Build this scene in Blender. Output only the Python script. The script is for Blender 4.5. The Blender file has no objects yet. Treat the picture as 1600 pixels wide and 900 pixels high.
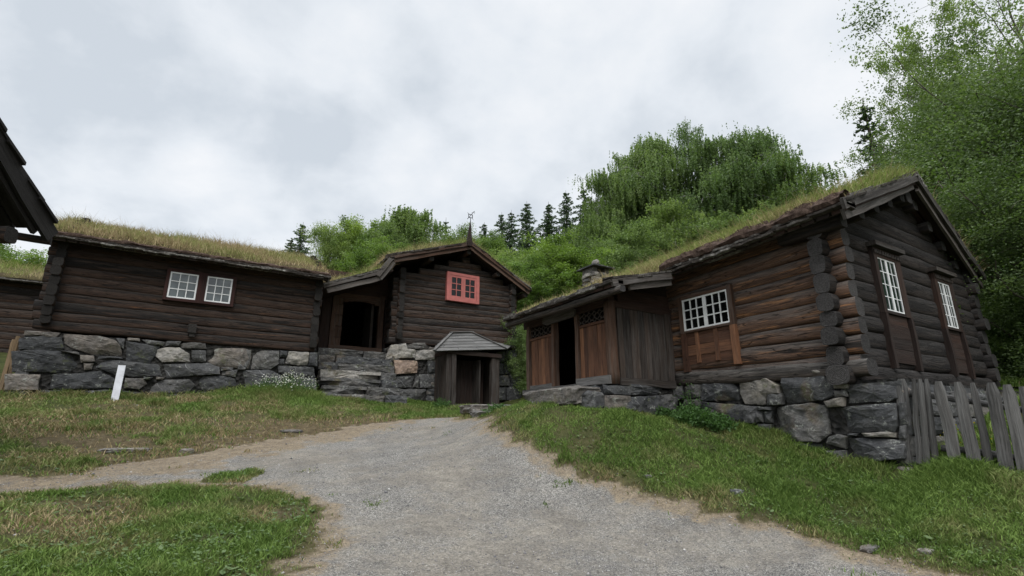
import bpy, math, random
import numpy as np
from mathutils import Vector, noise as mn
random.seed(7); rng = np.random.default_rng(7)
SC = bpy.context.scene; COL = SC.collection
R = math.radians
V = Vector

# ------------------------------------------------------------------ camera model (also used to survey the photo)
F = 800.0; PITCH = math.atan(225/800.); AZ = R(58.5)
def ray(x, y):
    a = (x-800)/F; b = -(y-450)/F
    e1 = math.cos(PITCH)-b*math.sin(PITCH); e2 = math.sin(PITCH)+b*math.cos(PITCH)
    return V((a*math.sin(AZ)+e1*math.cos(AZ), -a*math.cos(AZ)+e1*math.sin(AZ), e2))
def atY(x, y, Y): d = ray(x, y); return d*(Y/d.y)
def atX(x, y, X): d = ray(x, y); return d*(X/d.x)

# ------------------------------------------------------------------ helpers
def link(o, parent=None):
    COL.objects.link(o)
    if parent is not None: o.parent = parent
    return o
def tag(o, label=None, cat=None, group=None, kind=None):
    for k, v in (('label', label), ('category', cat), ('group', group), ('kind', kind)):
        if v: o[k] = v
    return o
def empty(name, loc, label, cat, group=None):
    o = bpy.data.objects.new(name, None); o.location = loc; o.empty_display_size = .2
    link(o); tag(o, label, cat, group); return o

class MB:
    def __init__(s): s.v = []; s.f = []; s.uv = []; s.r = []; s.d = []; s.m = []
    def face(s, idx, uv, rnd, dry=0., mat=0):
        s.f.append(idx); s.uv.extend(uv); s.r.append(rnd); s.d.append(dry); s.m.append(mat)
    def build(s, name, mats, parent=None, smooth=False):
        me = bpy.data.meshes.new(name)
        off = parent.matrix_basis.translation if parent is not None else V((0, 0, 0))
        p = parent
        off = V((0, 0, 0))
        while p is not None: off = off + p.location; p = p.parent
        me.from_pydata([(a[0]-off.x, a[1]-off.y, a[2]-off.z) for a in s.v], [], s.f)
        ul = me.uv_layers.new(name='UVMap')
        ul.data.foreach_set('uv', np.array(s.uv, dtype=np.float32).ravel())
        for n, arr in (('rnd', s.r), ('dry', s.d)):
            at = me.attributes.new(n, 'FLOAT', 'FACE'); at.data.foreach_set('value', np.array(arr, dtype=np.float32))
        for m in (mats if isinstance(mats, (list, tuple)) else [mats]): me.materials.append(m)
        me.polygons.foreach_set('material_index', np.array(s.m, dtype=np.int32))
        if smooth: me.polygons.foreach_set('use_smooth', np.array(s.m, dtype=np.int32) != 1)
        me.update()
        o = bpy.data.objects.new(name, me); link(o, parent); return o

def np_mesh(name, verts, loops, nper, mats, parent=None, rnd=None, dry=None, smooth=False, off=None):
    """verts (N,3), loops (M,nper)"""
    me = bpy.data.meshes.new(name)
    verts = np.asarray(verts, dtype=np.float32)
    if off is not None: verts = verts-np.array(off, dtype=np.float32)
    loops = np.asarray(loops, dtype=np.int32); n = len(loops)
    me.vertices.add(len(verts)); me.vertices.foreach_set('co', verts.ravel())
    me.loops.add(n*nper); me.loops.foreach_set('vertex_index', loops.ravel())
    me.polygons.add(n); me.polygons.foreach_set('loop_start', np.arange(n, dtype=np.int32)*nper)
    if smooth: me.polygons.foreach_set('use_smooth', np.ones(n, dtype=bool))
    for nm, arr in (('rnd', rnd), ('dry', dry)):
        if arr is not None:
            at = me.attributes.new(nm, 'FLOAT', 'FACE'); at.data.foreach_set('value', np.asarray(arr, dtype=np.float32))
    for m in (mats if isinstance(mats, (list, tuple)) else [mats]): me.materials.append(m)
    me.update(calc_edges=True); me.validate()
    o = bpy.data.objects.new(name, me); link(o, parent); return o

def obox(mb, O, S, N, s0, s1, z0, z1, n0, n1, jit=.004, rnd=None, mat=0, along=None, seg=None, U=None):
    """box in wall coordinates (S along, U up, N outwards), subdivided and wobbling along its longest axis"""
    if rnd is None: rnd = random.random()
    U = U or V((0, 0, 1))
    lens = [abs(s1-s0), abs(z1-z0), abs(n1-n0)]
    ax = along if along is not None else lens.index(max(lens))
    L = lens[ax]; k = seg or max(1, int(L/.35)); k = min(k, 24)
    lo = [s0, z0, n0]; hi = [s1, z1, n1]
    o1, o2 = [i for i in (0, 1, 2) if i != ax]
    base = len(mb.v); A = (S, U, N)
    ph = random.random()*100
    for i in range(k+1):
        t = i/k
        wob1 = jit*mn.noise(V((ph+t*L*1.3, 0, 0)))*2; wob2 = jit*mn.noise(V((ph+t*L*1.3, 7, 0)))*2
        for c1, c2 in ((0, 0), (1, 0), (1, 1), (0, 1)):
            q = [0, 0, 0]; q[ax] = lo[ax]+(hi[ax]-lo[ax])*t
            q[o1] = (hi if c1 else lo)[o1]+wob1+random.uniform(-jit, jit)*.35
            q[o2] = (hi if c2 else lo)[o2]+wob2+random.uniform(-jit, jit)*.35
            if i in (0, k): q[ax] += random.uniform(-jit, jit)
            p = O+A[0]*q[0]+A[1]*q[1]+A[2]*q[2]; mb.v.append(p)
    uo = rnd*37; per = [0, lens[o1], lens[o1]+lens[o2], 2*lens[o1]+lens[o2], 2*(lens[o1]+lens[o2])]
    for i in range(k):
        for c in range(4):
            a = base+i*4+c; b = base+i*4+(c+1) % 4
            u0 = uo+i*L/k; u1 = uo+(i+1)*L/k
            mb.face((a, b, b+4, a+4), ((u0, per[c]+uo), (u0, per[c+1]+uo), (u1, per[c+1]+uo), (u1, per[c]+uo)), rnd, 0, mat)
    for i, r in ((0, (3, 2, 1, 0)), (k, (0, 1, 2, 3))):
        mb.face(tuple(base+i*4+j for j in r), ((uo, 0), (uo+.05, 0), (uo+.05, .1), (uo, .1)), rnd, 0, mat)

def beam(mb, A, B, w, h, up=V((0, 0, 1)), **k):
    A = V(A); B = V(B); S = (B-A); L = S.length; S.normalize()
    N = S.cross(up).normalized(); U = N.cross(S).normalized()
    obox(mb, A, S, N, 0, L, -h/2, h/2, -w/2, w/2, U=U, along=0, **k)

def log(mb, A, B, nrm, rt, rh, rnd, rough=.012, taper=0., caps=True, mat=0, endmat=1, bulge0=0., bulge1=0., npro=16, ex=.40, up=V((0, 0, 1))):
    A = V(A); B = V(B); D = B-A; L = D.length
    if L < .03: return
    k = max(2, int(L/.22)); base = len(mb.v); ph = rnd*91+random.random()*10
    bow = random.uniform(-.012, .012)
    for i in range(k+1):
        t = i/k; s = t*L
        rr = 1+taper*(t-.5)+.06*mn.noise(V((ph+s*.9, 3, 1)))+.03*mn.noise(V((ph+s*4, 3, 1)))
        e_ = (s < bulge0) or (L-s < bulge1); fx, fy = (1.06, .93) if e_ else (1., 1.); qx, qy = (.52, .60) if e_ else (ex, .55)
        c = A+D*t+up*(bow*math.sin(math.pi*t)+rough*.8*mn.noise(V((ph+s*.7, 0, 5))))+nrm*(rough*mn.noise(V((ph+s*.6, 9, 5))))
        for j in range(npro):
            th = 2*math.pi*j/npro
            cx, sy = math.cos(th), math.sin(th)
            px_ = math.copysign(abs(cx)**qx, cx)*rt*rr*fx; py_ = math.copysign(abs(sy)**qy, sy)*rh*rr*fy
            n = rough*.7*mn.noise(V((ph+s*1.6, cx*1.5, sy*1.5)))
            mb.v.append(c+nrm*(px_+n*cx)+up*(py_+n*sy))
    uo = rnd*53
    for i in range(k):
        for j in range(npro):
            a = base+i*npro+j; b = base+i*npro+(j+1) % npro
            v0, v1 = j/npro, (j+1)/npro; u0, u1 = uo+i*L/k, uo+(i+1)*L/k
            mb.face((a, b, b+npro, a+npro), ((u0, v0), (u0, v1), (u1, v1), (u1, v0)), rnd, 0, mat)
    if caps:
        for i, rev in ((0, True), (k, False)):
            ids = [base+i*npro+j for j in range(npro)]
            uv = [(.5+.5*math.cos(2*math.pi*j/npro), .5+.5*math.sin(2*math.pi*j/npro)) for j in range(npro)]
            if rev: ids = ids[::-1]; uv = uv[::-1]
            mb.face(tuple(ids), tuple(uv), rnd, 0, endmat)

def post(mb, A, B, r0, r1, rnd=None, n=10, mat=0, endmat=1, rough=.01):
    A = V(A); B = V(B); D = (B-A).normalized(); ref = V((0, 1, 0)) if abs(D.y) < .9 else V((1, 0, 0))
    nr = D.cross(ref).normalized(); up = nr.cross(D); ex_ = .95
    rnd = random.random() if rnd is None else rnd
    r = (r0+r1)/2
    log(mb, A, B, nr, r, r, rnd, rough=rough, taper=(r1-r0)/max(r, 1e-6), npro=n, mat=mat, endmat=endmat, up=up, ex=.62)

# ------------------------------------------------------------------ materials
MATS = {}
class NT:
    def __init__(s, name):
        m = bpy.data.materials.new(name); m.use_nodes = True; s.m = m; s.t = m.node_tree; s.t.nodes.clear()
        s.out = s.n('ShaderNodeOutputMaterial'); s.b = s.n('ShaderNodeBsdfPrincipled'); s.l(s.b.outputs[0], s.out.inputs[0]); MATS[name] = m
    def n(s, ty, **k):
        x = s.t.nodes.new(ty)
        for a, b in k.items(): setattr(x, a, b)
        return x
    def l(s, a, b): s.t.links.new(a, b)
    def attr(s, name): x = s.n('ShaderNodeAttribute'); x.attribute_name = name; return x.outputs['Fac']
    def val(s, sock, v):
        if hasattr(v, 'links'): s.l(v, sock)
        else: sock.default_value = v
    def math(s, op, a, b=0., c=None, clamp=False):
        x = s.n('ShaderNodeMath', operation=op, use_clamp=clamp); s.val(x.inputs[0], a); s.val(x.inputs[1], b)
        if c is not None: s.val(x.inputs[2], c)
        return x.outputs[0]
    def comb(s, x, y, z): c = s.n('ShaderNodeCombineXYZ'); s.val(c.inputs[0], x); s.val(c.inputs[1], y); s.val(c.inputs[2], z); return c.outputs[0]
    def noise(s, vec, scale, detail=4, rough=.6, dist=0.):
        x = s.n('ShaderNodeTexNoise'); s.l(vec, x.inputs['Vector']) if vec is not None else None
        x.inputs['Scale'].default_value = scale; x.inputs['Detail'].default_value = detail; x.inputs['Roughness'].default_value = rough
        x.inputs['Distortion'].default_value = dist; return x.outputs['Fac']
    def voro(s, vec, scale, feat='F1', out='Distance'):
        x = s.n('ShaderNodeTexVoronoi', feature=feat); s.l(vec, x.inputs['Vector']); x.inputs['Scale'].default_value = scale; return x.outputs[out]
    def ramp(s, fac, stops, interp='LINEAR'):
        x = s.n('ShaderNodeValToRGB'); x.color_ramp.interpolation = interp; el = x.color_ramp.elements
        while len(el) < len(stops): el.new(.5)
        for e, (p, c) in zip(el, stops): e.position = p; e.color = (*c, 1) if len(c) == 3 else c
        s.l(fac, x.inputs[0]); return x.outputs[0]
    def mix(s, fac, a, b, mode='MIX'):
        x = s.n('ShaderNodeMix', data_type='RGBA', blend_type=mode); s.val(x.inputs[0], fac)
        for i, c in ((6, a), (7, b)):
            if hasattr(c, 'links'): s.l(c, x.inputs[i])
            else: x.inputs[i].default_value = (*c, 1)
        return x.outputs[2]
    def step(s, v, lo, hi):
        x = s.n('ShaderNodeMapRange', interpolation_type='SMOOTHSTEP'); s.val(x.inputs[0], v); x.inputs[1].default_value = lo; x.inputs[2].default_value = hi; return x.outputs[0]
    def bump(s, h, strength=.5, dist=.02, prev=None):
        x = s.n('ShaderNodeBump'); x.inputs['Strength'].default_value = strength; x.inputs['Distance'].default_value = dist
        s.l(h, x.inputs['Height'])
        if prev is not None: s.l(prev, x.inputs['Normal'])
        return x.outputs[0]
    def fin(s, col, rough=.85, normal=None, spec=.3):
        s.val(s.b.inputs['Base Color'], col if hasattr(col, 'links') else (*col, 1))
        s.val(s.b.inputs['Roughness'], rough); s.b.inputs['Specular IOR Level'].default_value = spec
        if normal is not None: s.l(normal, s.b.inputs['Normal'])
        return s.m
    def uvxy(s):
        u = s.n('ShaderNodeUVMap'); u.uv_map = 'UVMap'; p = s.n('ShaderNodeSeparateXYZ'); s.l(u.outputs[0], p.inputs[0]); return p.outputs[0], p.outputs[1]
    def pos(s): return s.n('ShaderNodeNewGeometry').outputs['Position']

def log_mat(name, dark, brown, orange, grey, brown_amt=.5, orange_amt=.3, top=.5):
    """weathered log: grain runs along u; upper half of each round log bleached by rain, lower half keeps its colour"""
    s = NT(name); u, v = s.uvxy(); r = s.attr('rnd'); r10 = s.math('MULTIPLY', r, 10)
    ang = s.math('MULTIPLY', v, 2*math.pi)
    cs = s.math('COSINE', ang); sn = s.math('SINE', ang)
    vec = s.comb(s.math('MULTIPLY', u, .55), s.math('MULTIPLY', cs, 1.6), s.math('ADD', s.math('MULTIPLY', sn, 1.6), r10))
    big = s.noise(vec, 1.6, 5, .65)
    gv = s.comb(s.math('MULTIPLY', u, 1.3), s.math('MULTIPLY', cs, 9.), s.math('ADD', s.math('MULTIPLY', sn, 9.), r10))
    grain = s.noise(gv, 3.2, 6, .7)
    fine = s.noise(s.comb(s.math('MULTIPLY', u, 4), s.math('MULTIPLY', cs, 30.), s.math('MULTIPLY', sn, 30.)), 3.2, 3, .7)
    f1 = s.step(s.math('ADD', s.math('ADD', big, s.math('MULTIPLY', s.math('SUBTRACT', r, .5), .22)), s.math('MULTIPLY', sn, -.10)), .56-brown_amt*.3, .72-brown_amt*.3)
    c = s.mix(f1, dark, brown)
    f2 = s.math('MULTIPLY', s.step(s.math('ADD', s.noise(vec, 2.3, 4, .6), s.math('MULTIPLY', grain, .25)), .80-orange_amt*.3, .95-orange_amt*.3), f1)
    c = s.mix(f2, c, orange)
    ft = s.math('MULTIPLY', s.step(s.math('ADD', sn, s.math('MULTIPLY', s.math('SUBTRACT', big, .5), 2.6)), -.35, .75), top)
    c = s.mix(ft, c, grey)
    k = s.ramp(grain, ((.32, (.22, .22, .22)), (.5, (.95, .95, .95)), (.66, (1.6, 1.6, 1.6))))
    c = s.mix(1., c, k, 'MULTIPLY')
    crack = s.step(s.noise(s.comb(s.math('MULTIPLY', u, .35), s.math('ADD', s.math('MULTIPLY', v, 14), r10), r10), 3., 2, .5), .62, .66)
    cav = s.math('MULTIPLY', s.math('SUBTRACT', 1, s.step(s.math('ABSOLUTE', s.math('SUBTRACT', s.noise(s.comb(s.math('MULTIPLY', u, .4), s.math('MULTIPLY', v, 5), r10), 2.5, 2, .5), .5)), 0., .02)), .75)
    c = s.mix(cav, c, (.006, .005, .004))
    h = s.math('SUBTRACT', s.math('ADD', s.math('MULTIPLY', grain, 1.), s.math('MULTIPLY', fine, .4)), cav)
    return s.fin(c, .85, s.bump(h, .9, .02), .25)
def end_mat(name, a, b):
    s = NT(name); g = s.n('ShaderNodeNewGeometry').outputs['Position']; r = s.attr('rnd')
    u, v = s.uvxy(); rad = s.math('SQRT', s.math('ADD', s.math('POWER', s.math('SUBTRACT', u, .5), 2), s.math('POWER', s.math('SUBTRACT', v, .5), 2)))
    ring = s.math('SINE', s.math('ADD', s.math('MULTIPLY', rad, 90), s.math('MULTIPLY', s.noise(g, 9, 3), 5)))
    n = s.noise(g, 7, 5, .7); n2 = s.noise(g, 45, 4, .7)
    c = s.mix(s.math('ADD', s.math('MULTIPLY', r, .5), s.math('MULTIPLY', n, .6), clamp=True), a, b)
    c = s.mix(1., c, s.ramp(n2, ((.3, (.4, .4, .4)), (.65, (1.3, 1.3, 1.3)))), 'MULTIPLY')
    return s.fin(c, .9, s.bump(s.math('ADD', s.math('MULTIPLY', ring, .15), s.math('ADD', n, n2)), .9, .02), .2)
def board_mat(name, cols, grey, greyamt=.4, grain_s=1., contrast=1., rough=.8):
    s = NT(name); u, v = s.uvxy(); r = s.attr('rnd'); r10 = s.math('MULTIPLY', r, 10)
    gv = s.comb(s.math('MULTIPLY', u, 1.2), s.math('MULTIPLY', v, 22*grain_s), r10)
    grain = s.noise(gv, 2., 7, .7, .3)
    big = s.noise(s.comb(s.math('MULTIPLY', u, .8), s.math('MULTIPLY', v, 3), r10), 1.8, 4, .6)
    c = s.ramp(s.math('ADD', s.math('MULTIPLY', r, .55), s.math('MULTIPLY', big, .5)), tuple((.15+.7*i/(len(cols)-1), k) for i, k in enumerate(cols)))
    c = s.mix(s.math('MULTIPLY', s.step(s.noise(s.comb(s.math('MULTIPLY', u, .7), s.math('MULTIPLY', v, 8), r10), 1.5, 5, .7), .4, .7), greyamt), c, grey)
    lo = 1-.65*contrast; c = s.mix(1., c, s.ramp(grain, ((.3, (lo,)*3), (.5, (.95,)*3), (.72, (1.35,)*3))), 'MULTIPLY')
    g = s.pos(); c = s.mix(s.math('MULTIPLY', s.step(s.noise(g, 14, 4), .68, .74), .7), c, (.012, .009, .007))
    return s.fin(c, rough, s.bump(grain, .8, .012), .25)
def paint_mat(name, col, wear, amt=.35):
    s = NT(name); g = s.pos(); n = s.noise(g, 22, 6, .75); c = s.mix(s.math('MULTIPLY', s.step(n, .58, .7), amt), col, wear)
    c = s.mix(1., c, s.ramp(s.noise(g, 5, 3), ((.3, (.8, .8, .8)), (.7, (1.05, 1.05, 1.05)))), 'MULTIPLY')
    return s.fin(c, .55, s.bump(n, .3, .004), .4)

log_mat('log_dark', (.018, .0155, .0145), (.052, .031, .022), (.16, .072, .032), (.060, .054, .049), .55, .18, .42)
log_mat('log_mid', (.021, .0175, .016), (.062, .038, .027), (.15, .073, .036), (.085, .075, .068), .52, .14, .55)
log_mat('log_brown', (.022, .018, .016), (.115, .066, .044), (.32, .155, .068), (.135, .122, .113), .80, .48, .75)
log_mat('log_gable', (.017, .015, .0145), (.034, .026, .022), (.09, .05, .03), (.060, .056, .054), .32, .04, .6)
log_mat('log_sill', (.04, .036, .033), (.075, .06, .05), (.10, .06, .04), (.15, .14, .13), .6, .05, .8)
end_mat('log_end_dark', (.012, .011, .010), (.045, .041, .038))
end_mat('log_end_grey', (.022, .021, .021), (.085, .08, .078))
board_mat('board_dark', [(.014, .010, .009), (.030, .017, .013), (.05, .026, .018)], (.05, .045, .042), .35)
board_mat('board_black', [(.010, .009, .0085), (.018, .016, .015), (.028, .024, .022)], (.035, .032, .03), .4)
board_mat('board_pale', [(.060, .059, .057), (.10, .098, .095), (.15, .147, .143)], (.21, .207, .20), .5)
board_mat('board_red', [(.055, .026, .017), (.125, .060, .036), (.25, .118, .062)], (.04, .032, .028), .45)
board_mat('board_greybrown', [(.022, .018, .016), (.04, .031, .026), (.06, .043, .034)], (.085, .08, .076), .6)
board_mat('board_grey', [(.05, .048, .046), (.085, .081, .077), (.14, .135, .13)], (.20, .195, .19), .45)
board_mat('board_verge', [(.03, .026, .024), (.065, .056, .05), (.10, .085, .075)], (.16, .152, .145), .5)
board_mat('board_frame', [(.05, .026, .017), (.085, .046, .03), (.11, .065, .045)], (.11, .10, .09), .5)
board_mat('fence_wood', [(.045, .043, .041), (.075, .072, .069), (.115, .11, .105)], (.20, .197, .193), .5)
board_mat('straw_wood', [(.12, .08, .045), (.19, .13, .07), (.24, .17, .10)], (.25, .2, .15), .3)
board_mat('dark_red_board', [(.020, .009, .008), (.034, .013, .011), (.045, .017, .014)], (.03, .022, .02), .3)
paint_mat('white_paint', (.78, .79, .79), (.45, .44, .42), .35)
paint_mat('red_paint', (.44, .135, .118), (.25, .085, .075), .6)
paint_mat('post_white', (.50, .51, .54), (.25, .25, .25), .7)
s = NT('iron'); s.fin((.018, .018, .02), .6, s.bump(s.noise(s.pos(), 60, 3), .3, .002), .5)
def glass_mat(name, col, rough=.06, spec=.9):
    s = NT(name); g = s.pos(); n = s.noise(g, 3.2, 2)
    c = s.mix(s.step(s.noise(g, 2.1, 3), .35, .65), col, tuple(a*.45 for a in col))
    return s.fin(c, rough, s.bump(n, .10, .02), spec)
glass_mat('glass_curtain', (.085, .105, .105), .09, .9); glass_mat('glass_dark', (.006, .007, .007), .05, .35); glass_mat('glass_teal', (.008, .022, .019), .05, .6)
s = NT('dark_interior'); s.fin((.008, .007, .006), .95, None, 0.05)  # near-black colour paints in the shade of the unlit rooms

def stone_mat():
    s = NT('stone'); g = s.pos(); r = s.attr('rnd')
    m = s.n('ShaderNodeMapping'); s.l(g, m.inputs[0]); m.inputs['Rotation'].default_value = (.3, .5, .2); m.inputs['Scale'].default_value = (1, 1, 1.35); w = m.outputs[0]
    base = s.ramp(r, ((0, (.044, .046, .049)), (.25, (.066, .067, .069)), (.45, (.100, .097, .093)), (.62, (.145, .128, .112)), (.78, (.23, .215, .195)), (.9, (.36, .34, .31)), (.97, (.25, .135, .075))))
    n = s.noise(w, 3.0, 8, .68, .4); n2 = s.noise(w, 14, 8, .75)
    c = s.mix(1., base, s.ramp(n, ((.3, (.55, .57, .60)), (.5, (1, 1, 1)), (.72, (1.55, 1.5, 1.42)))), 'MULTIPLY')
    c = s.mix(1., c, s.ramp(n2, ((.3, (.6, .6, .6)), (.5, (1, 1, 1)), (.7, (1.4, 1.4, 1.4)))), 'MULTIPLY')
    rust = s.math('MULTIPLY', s.step(s.noise(g, 1.1, 3), .62, .72), .45); c = s.mix(rust, c, (.17, .115, .07))
    lich = s.math('MULTIPLY', s.step(s.math('ADD', s.noise(g, 6, 7, .8), s.math('MULTIPLY', n2, .25)), .70, .75), .7); c = s.mix(lich, c, (.27, .28, .25)); ml = s.math('MULTIPLY', s.step(s.math('ADD', s.noise(g, 2.2, 6, .75), s.math('MULTIPLY', n2, .2)), .68, .76), .6); c = s.mix(ml, c, (.075, .085, .035)); bl = s.step(s.noise(g, 3.1, 5, .7), .60, .68); c = s.mix(s.math('MULTIPLY', bl, .55), c, (.022, .022, .023))
    wv = s.n('ShaderNodeTexWave'); s.l(w, wv.inputs[0]); wv.inputs['Scale'].default_value = .8; wv.inputs['Distortion'].default_value = 7; wv.inputs['Detail'].default_value = 2
    vein = s.math('MULTIPLY', s.math('MULTIPLY', s.step(wv.outputs['Fac'], .996, .9995), s.step(s.noise(g, 1.3, 2), .55, .62)), .5); c = s.mix(vein, c, (.33, .33, .33))
    h = s.math('ADD', s.math('MULTIPLY', n, 1.4), s.math('MULTIPLY', n2, .5)); h2 = s.voro(w, 5.5)
    return s.fin(c, .78, s.bump(h, .9, .04, s.bump(h2, .5, .06)), .3)
stone_mat()
s = NT('stone_gap'); g = s.pos(); s.fin(s.ramp(s.noise(g, 9, 5), ((.3, (.012, .012, .012)), (.7, (.05, .048, .045)))), .95, s.bump(s.voro(g, 9), 1., .08), .1)

def leaf_mat(name, cols, back=None, trans=.35):
    s = NT(name); r = s.attr('rnd'); g = s.pos()
    c = s.ramp(s.math('ADD', s.math('MULTIPLY', r, .70), s.math('MULTIPLY', s.noise(g, .7, 4), .35)), tuple((.1+.85*i/(len(cols)-1), k) for i, k in enumerate(cols)))
    oi = s.n('ShaderNodeObjectInfo').outputs['Random']
    if name.startswith('leaf_') and 'spruce' not in name: c = s.mix(1., c, s.ramp(oi, ((0, (.84, .90, .92)), (.35, (.98, 1.0, .84)), (.7, (1.08, 1.08, 1.04)), (1, (1.32, 1.25, .98)))), 'MULTIPLY')
    if back is not None:
        c = s.mix(s.math('MULTIPLY', s.n('ShaderNodeNewGeometry').outputs['Backfacing'], .8), c, back)
    s.fin(c, .6, None, .35)
    t = s.n('ShaderNodeBsdfTranslucent'); s.l(s.mix(1., c, (1.1, 1.2, .6), 'MULTIPLY'), t.inputs[0])
    m = s.n('ShaderNodeMixShader'); m.inputs[0].default_value = trans; s.l(s.b.outputs[0], m.inputs[1]); s.l(t.outputs[0], m.inputs[2]); s.l(m.outputs[0], s.out.inputs[0])
    return s.m
leaf_mat('leaf_birch', [(.050, .085, .028), (.110, .168, .058), (.175, .245, .092), (.26, .33, .15)], None, .42)  # deep low ends of the leaf ramps paint shade into the clumps
leaf_mat('leaf_bright', [(.030, .055, .012), (.095, .155, .032), (.165, .245, .055), (.25, .34, .10)], None, .42)
leaf_mat('leaf_loose', [(.045, .075, .020), (.13, .185, .048), (.20, .27, .075), (.29, .36, .13)], None, .45)
leaf_mat('leaf_pale', [(.022, .044, .012), (.055, .098, .026), (.095, .150, .044), (.17, .235, .095)], (.13, .18, .085), .38)
leaf_mat('leaf_spruce', [(.038, .070, .036), (.068, .110, .055), (.105, .155, .072)], None, .15)
leaf_mat('fern', [(.035, .08, .02), (.06, .13, .03), (.09, .18, .05)])
leaf_mat('grass_lawn', [(.034, .052, .014), (.060, .090, .024), (.092, .128, .036), (.16, .17, .075)], None, .25)
leaf_mat('flower_white', [(.6, .6, .55), (.8, .8, .78)]); leaf_mat('flower_yellow', [(.6, .45, .02), (.8, .65, .05)])
def turf_blade(name, green, dryc):
    s = NT(name); r = s.attr('rnd'); d = s.attr('dry')
    a = s.ramp(r, ((.1, green[0]), (.9, green[1]))); b = s.ramp(r, ((.1, dryc[0]), (.9, dryc[1])))
    c = s.mix(d, a, b); s.fin(c, .7, None, .2)
    t = s.n('ShaderNodeBsdfTranslucent'); s.l(c, t.inputs[0]); m = s.n('ShaderNodeMixShader'); m.inputs[0].default_value = .3
    s.l(s.b.outputs[0], m.inputs[1]); s.l(t.outputs[0], m.inputs[2]); s.l(m.outputs[0], s.out.inputs[0])
turf_blade('blade', ((.110, .160, .030), (.25, .32, .075)), ((.24, .165, .095), (.48, .38, .22)))
s = NT('turf_soil'); g = s.pos(); d = s.noise(g, 2.2, 6, .7)
s.fin(s.ramp(d, ((.3, (.045, .032, .022)), (.5, (.09, .075, .035)), (.7, (.10, .095, .035)))), .95, s.bump(s.noise(g, 14, 6, .8), 1., .06), .1)
s = NT('moss'); g = s.pos(); s.fin(s.ramp(s.noise(g, 12, 5, .7), ((.3, (.035, .022, .018)), (.5, (.085, .058, .046)), (.7, (.14, .10, .08)))), .95, s.bump(s.noise(g, 30, 5, .8), 1., .04), .1)
s = NT('bark_edge'); g = s.pos(); r = s.attr('rnd')
s.fin(s.ramp(s.math('ADD', s.math('MULTIPLY', s.noise(g, 11, 6, .75), .8), s.math('MULTIPLY', r, .3)), ((.35, (.02, .017, .015)), (.55, (.075, .065, .058)), (.68, (.19, .18, .165)), (.8, (.42, .41, .39)))), .9, s.bump(s.noise(g, 25, 5, .8), .9, .03), .2)
s = NT('birch_bark'); g = s.pos(); s.fin(s.ramp(s.noise(g, 7, 5, .7), ((.35, (.06, .055, .05)), (.5, (.30, .30, .28)), (.7, (.45, .45, .43)))), .8)
s = NT('tree_bark'); g = s.pos(); s.fin(s.ramp(s.noise(g, 9, 5, .7), ((.35, (.05, .042, .035)), (.6, (.12, .105, .09)))), .9)
s = NT('pebble'); r = s.attr('rnd'); s.fin(s.ramp(r, ((0, (.10, .10, .11)), (.5, (.22, .21, .205)), (.85, (.36, .34, .32)), (1, (.5, .49, .47)))), .85, None, .2)

# ------------------------------------------------------------------ terrain
ANCH = np.array([
 (0,0,-1.6),(2.6,4.26,-1.21),(.66,5.16,-1.10),(-1.08,5.9,-1.05),(6.57,2.43,-1.15),(5,6,-.72),(-1.91,9.31,-.62),(-2.55,11.7,-.12),(2,9,-.50),(4.5,10,-.12),(1,13,.12),
 (-3.8,16.6,.78),(-.6,16.8,.90),(2.6,16.7,1.12),(-2.2,15,.62),(1,15,.72),(4.6,16.3,.86),(6.2,17.3,.95),(8.0,15.9,.80),(7.4,14.5,.48),(10.8,17.4,.90),
 (8.3,7.4,.22),(8.3,5.7,.0),(8.3,4.2,-.44),(8.3,3.2,-.56),(5.9,9.5,.49),(5.95,7.7,.38),(6.6,6.9,.27),(6.4,12.3,.44),(8.5,3.0,-.42),(10,3.1,-.15),(12,3.2,.25),(14.3,3.3,.7),(9.1,1.9,-.58),(12,1,-.6),
 (15.5,4,.9),(18,6,1.2),(10.5,7,.6),(12,11,1.3),(15,14,2.4),(8.5,20,1.7),(0,20,1.8),(-4,22,2.2),(3,27,3.4),(-12,24,2.6),(12,20,2.8),(-7,12,-.2),(-8,5,-1.4),
 (22,14,3.4),(30,15,6),(22,2,.8),(30,0,1.),(20,30,7),(0,40,6),(-20,40,5),(40,40,13),(0,80,13),(60,20,13),(40,80,20),(-50,50,6),(-40,0,-2),(0,-25,-4),(35,-25,-3),(-30,-25,-4)], dtype=float)
def tps_fit(P):
    n = len(P); d = np.hypot(P[:, None, 0]-P[None, :, 0], P[:, None, 1]-P[None, :, 1]); K = np.where(d > 0, d*d*np.log(np.maximum(d, 1e-9)), 0)+np.eye(n)*.004
    Q = np.c_[np.ones(n), P[:, :2]]; A = np.block([[K, Q], [Q.T, np.zeros((3, 3))]]); return np.linalg.solve(A, np.r_[P[:, 2], 0, 0, 0])
TW = tps_fit(ANCH)
def hash3(ix, iy, iz):
    h = (ix*374761393+iy*668265263+iz*2147483647) & 0xffffffff; h = ((h ^ (h >> 13))*1274126177) & 0xffffffff; return ((h ^ (h >> 16)) & 0xffff)/65535.
def vnoise(x, y, seed=0):
    x = np.asarray(x, float); y = np.asarray(y, float); ix = np.floor(x).astype(np.int64); iy = np.floor(y).astype(np.int64)
    fx = x-ix; fy = y-iy; fx = fx*fx*(3-2*fx); fy = fy*fy*(3-2*fy)
    g = lambda a, b: hash3(a, b, np.int64(seed))
    return (g(ix, iy)*(1-fx)+g(ix+1, iy)*fx)*(1-fy)+(g(ix, iy+1)*(1-fx)+g(ix+1, iy+1)*fx)*fy
def fbm(x, y, seed=0, o=4): return sum(vnoise(x*2**i+17.3*i, y*2**i, seed+i)*.5**(i+1) for i in range(o))/(1-.5**o)
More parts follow.
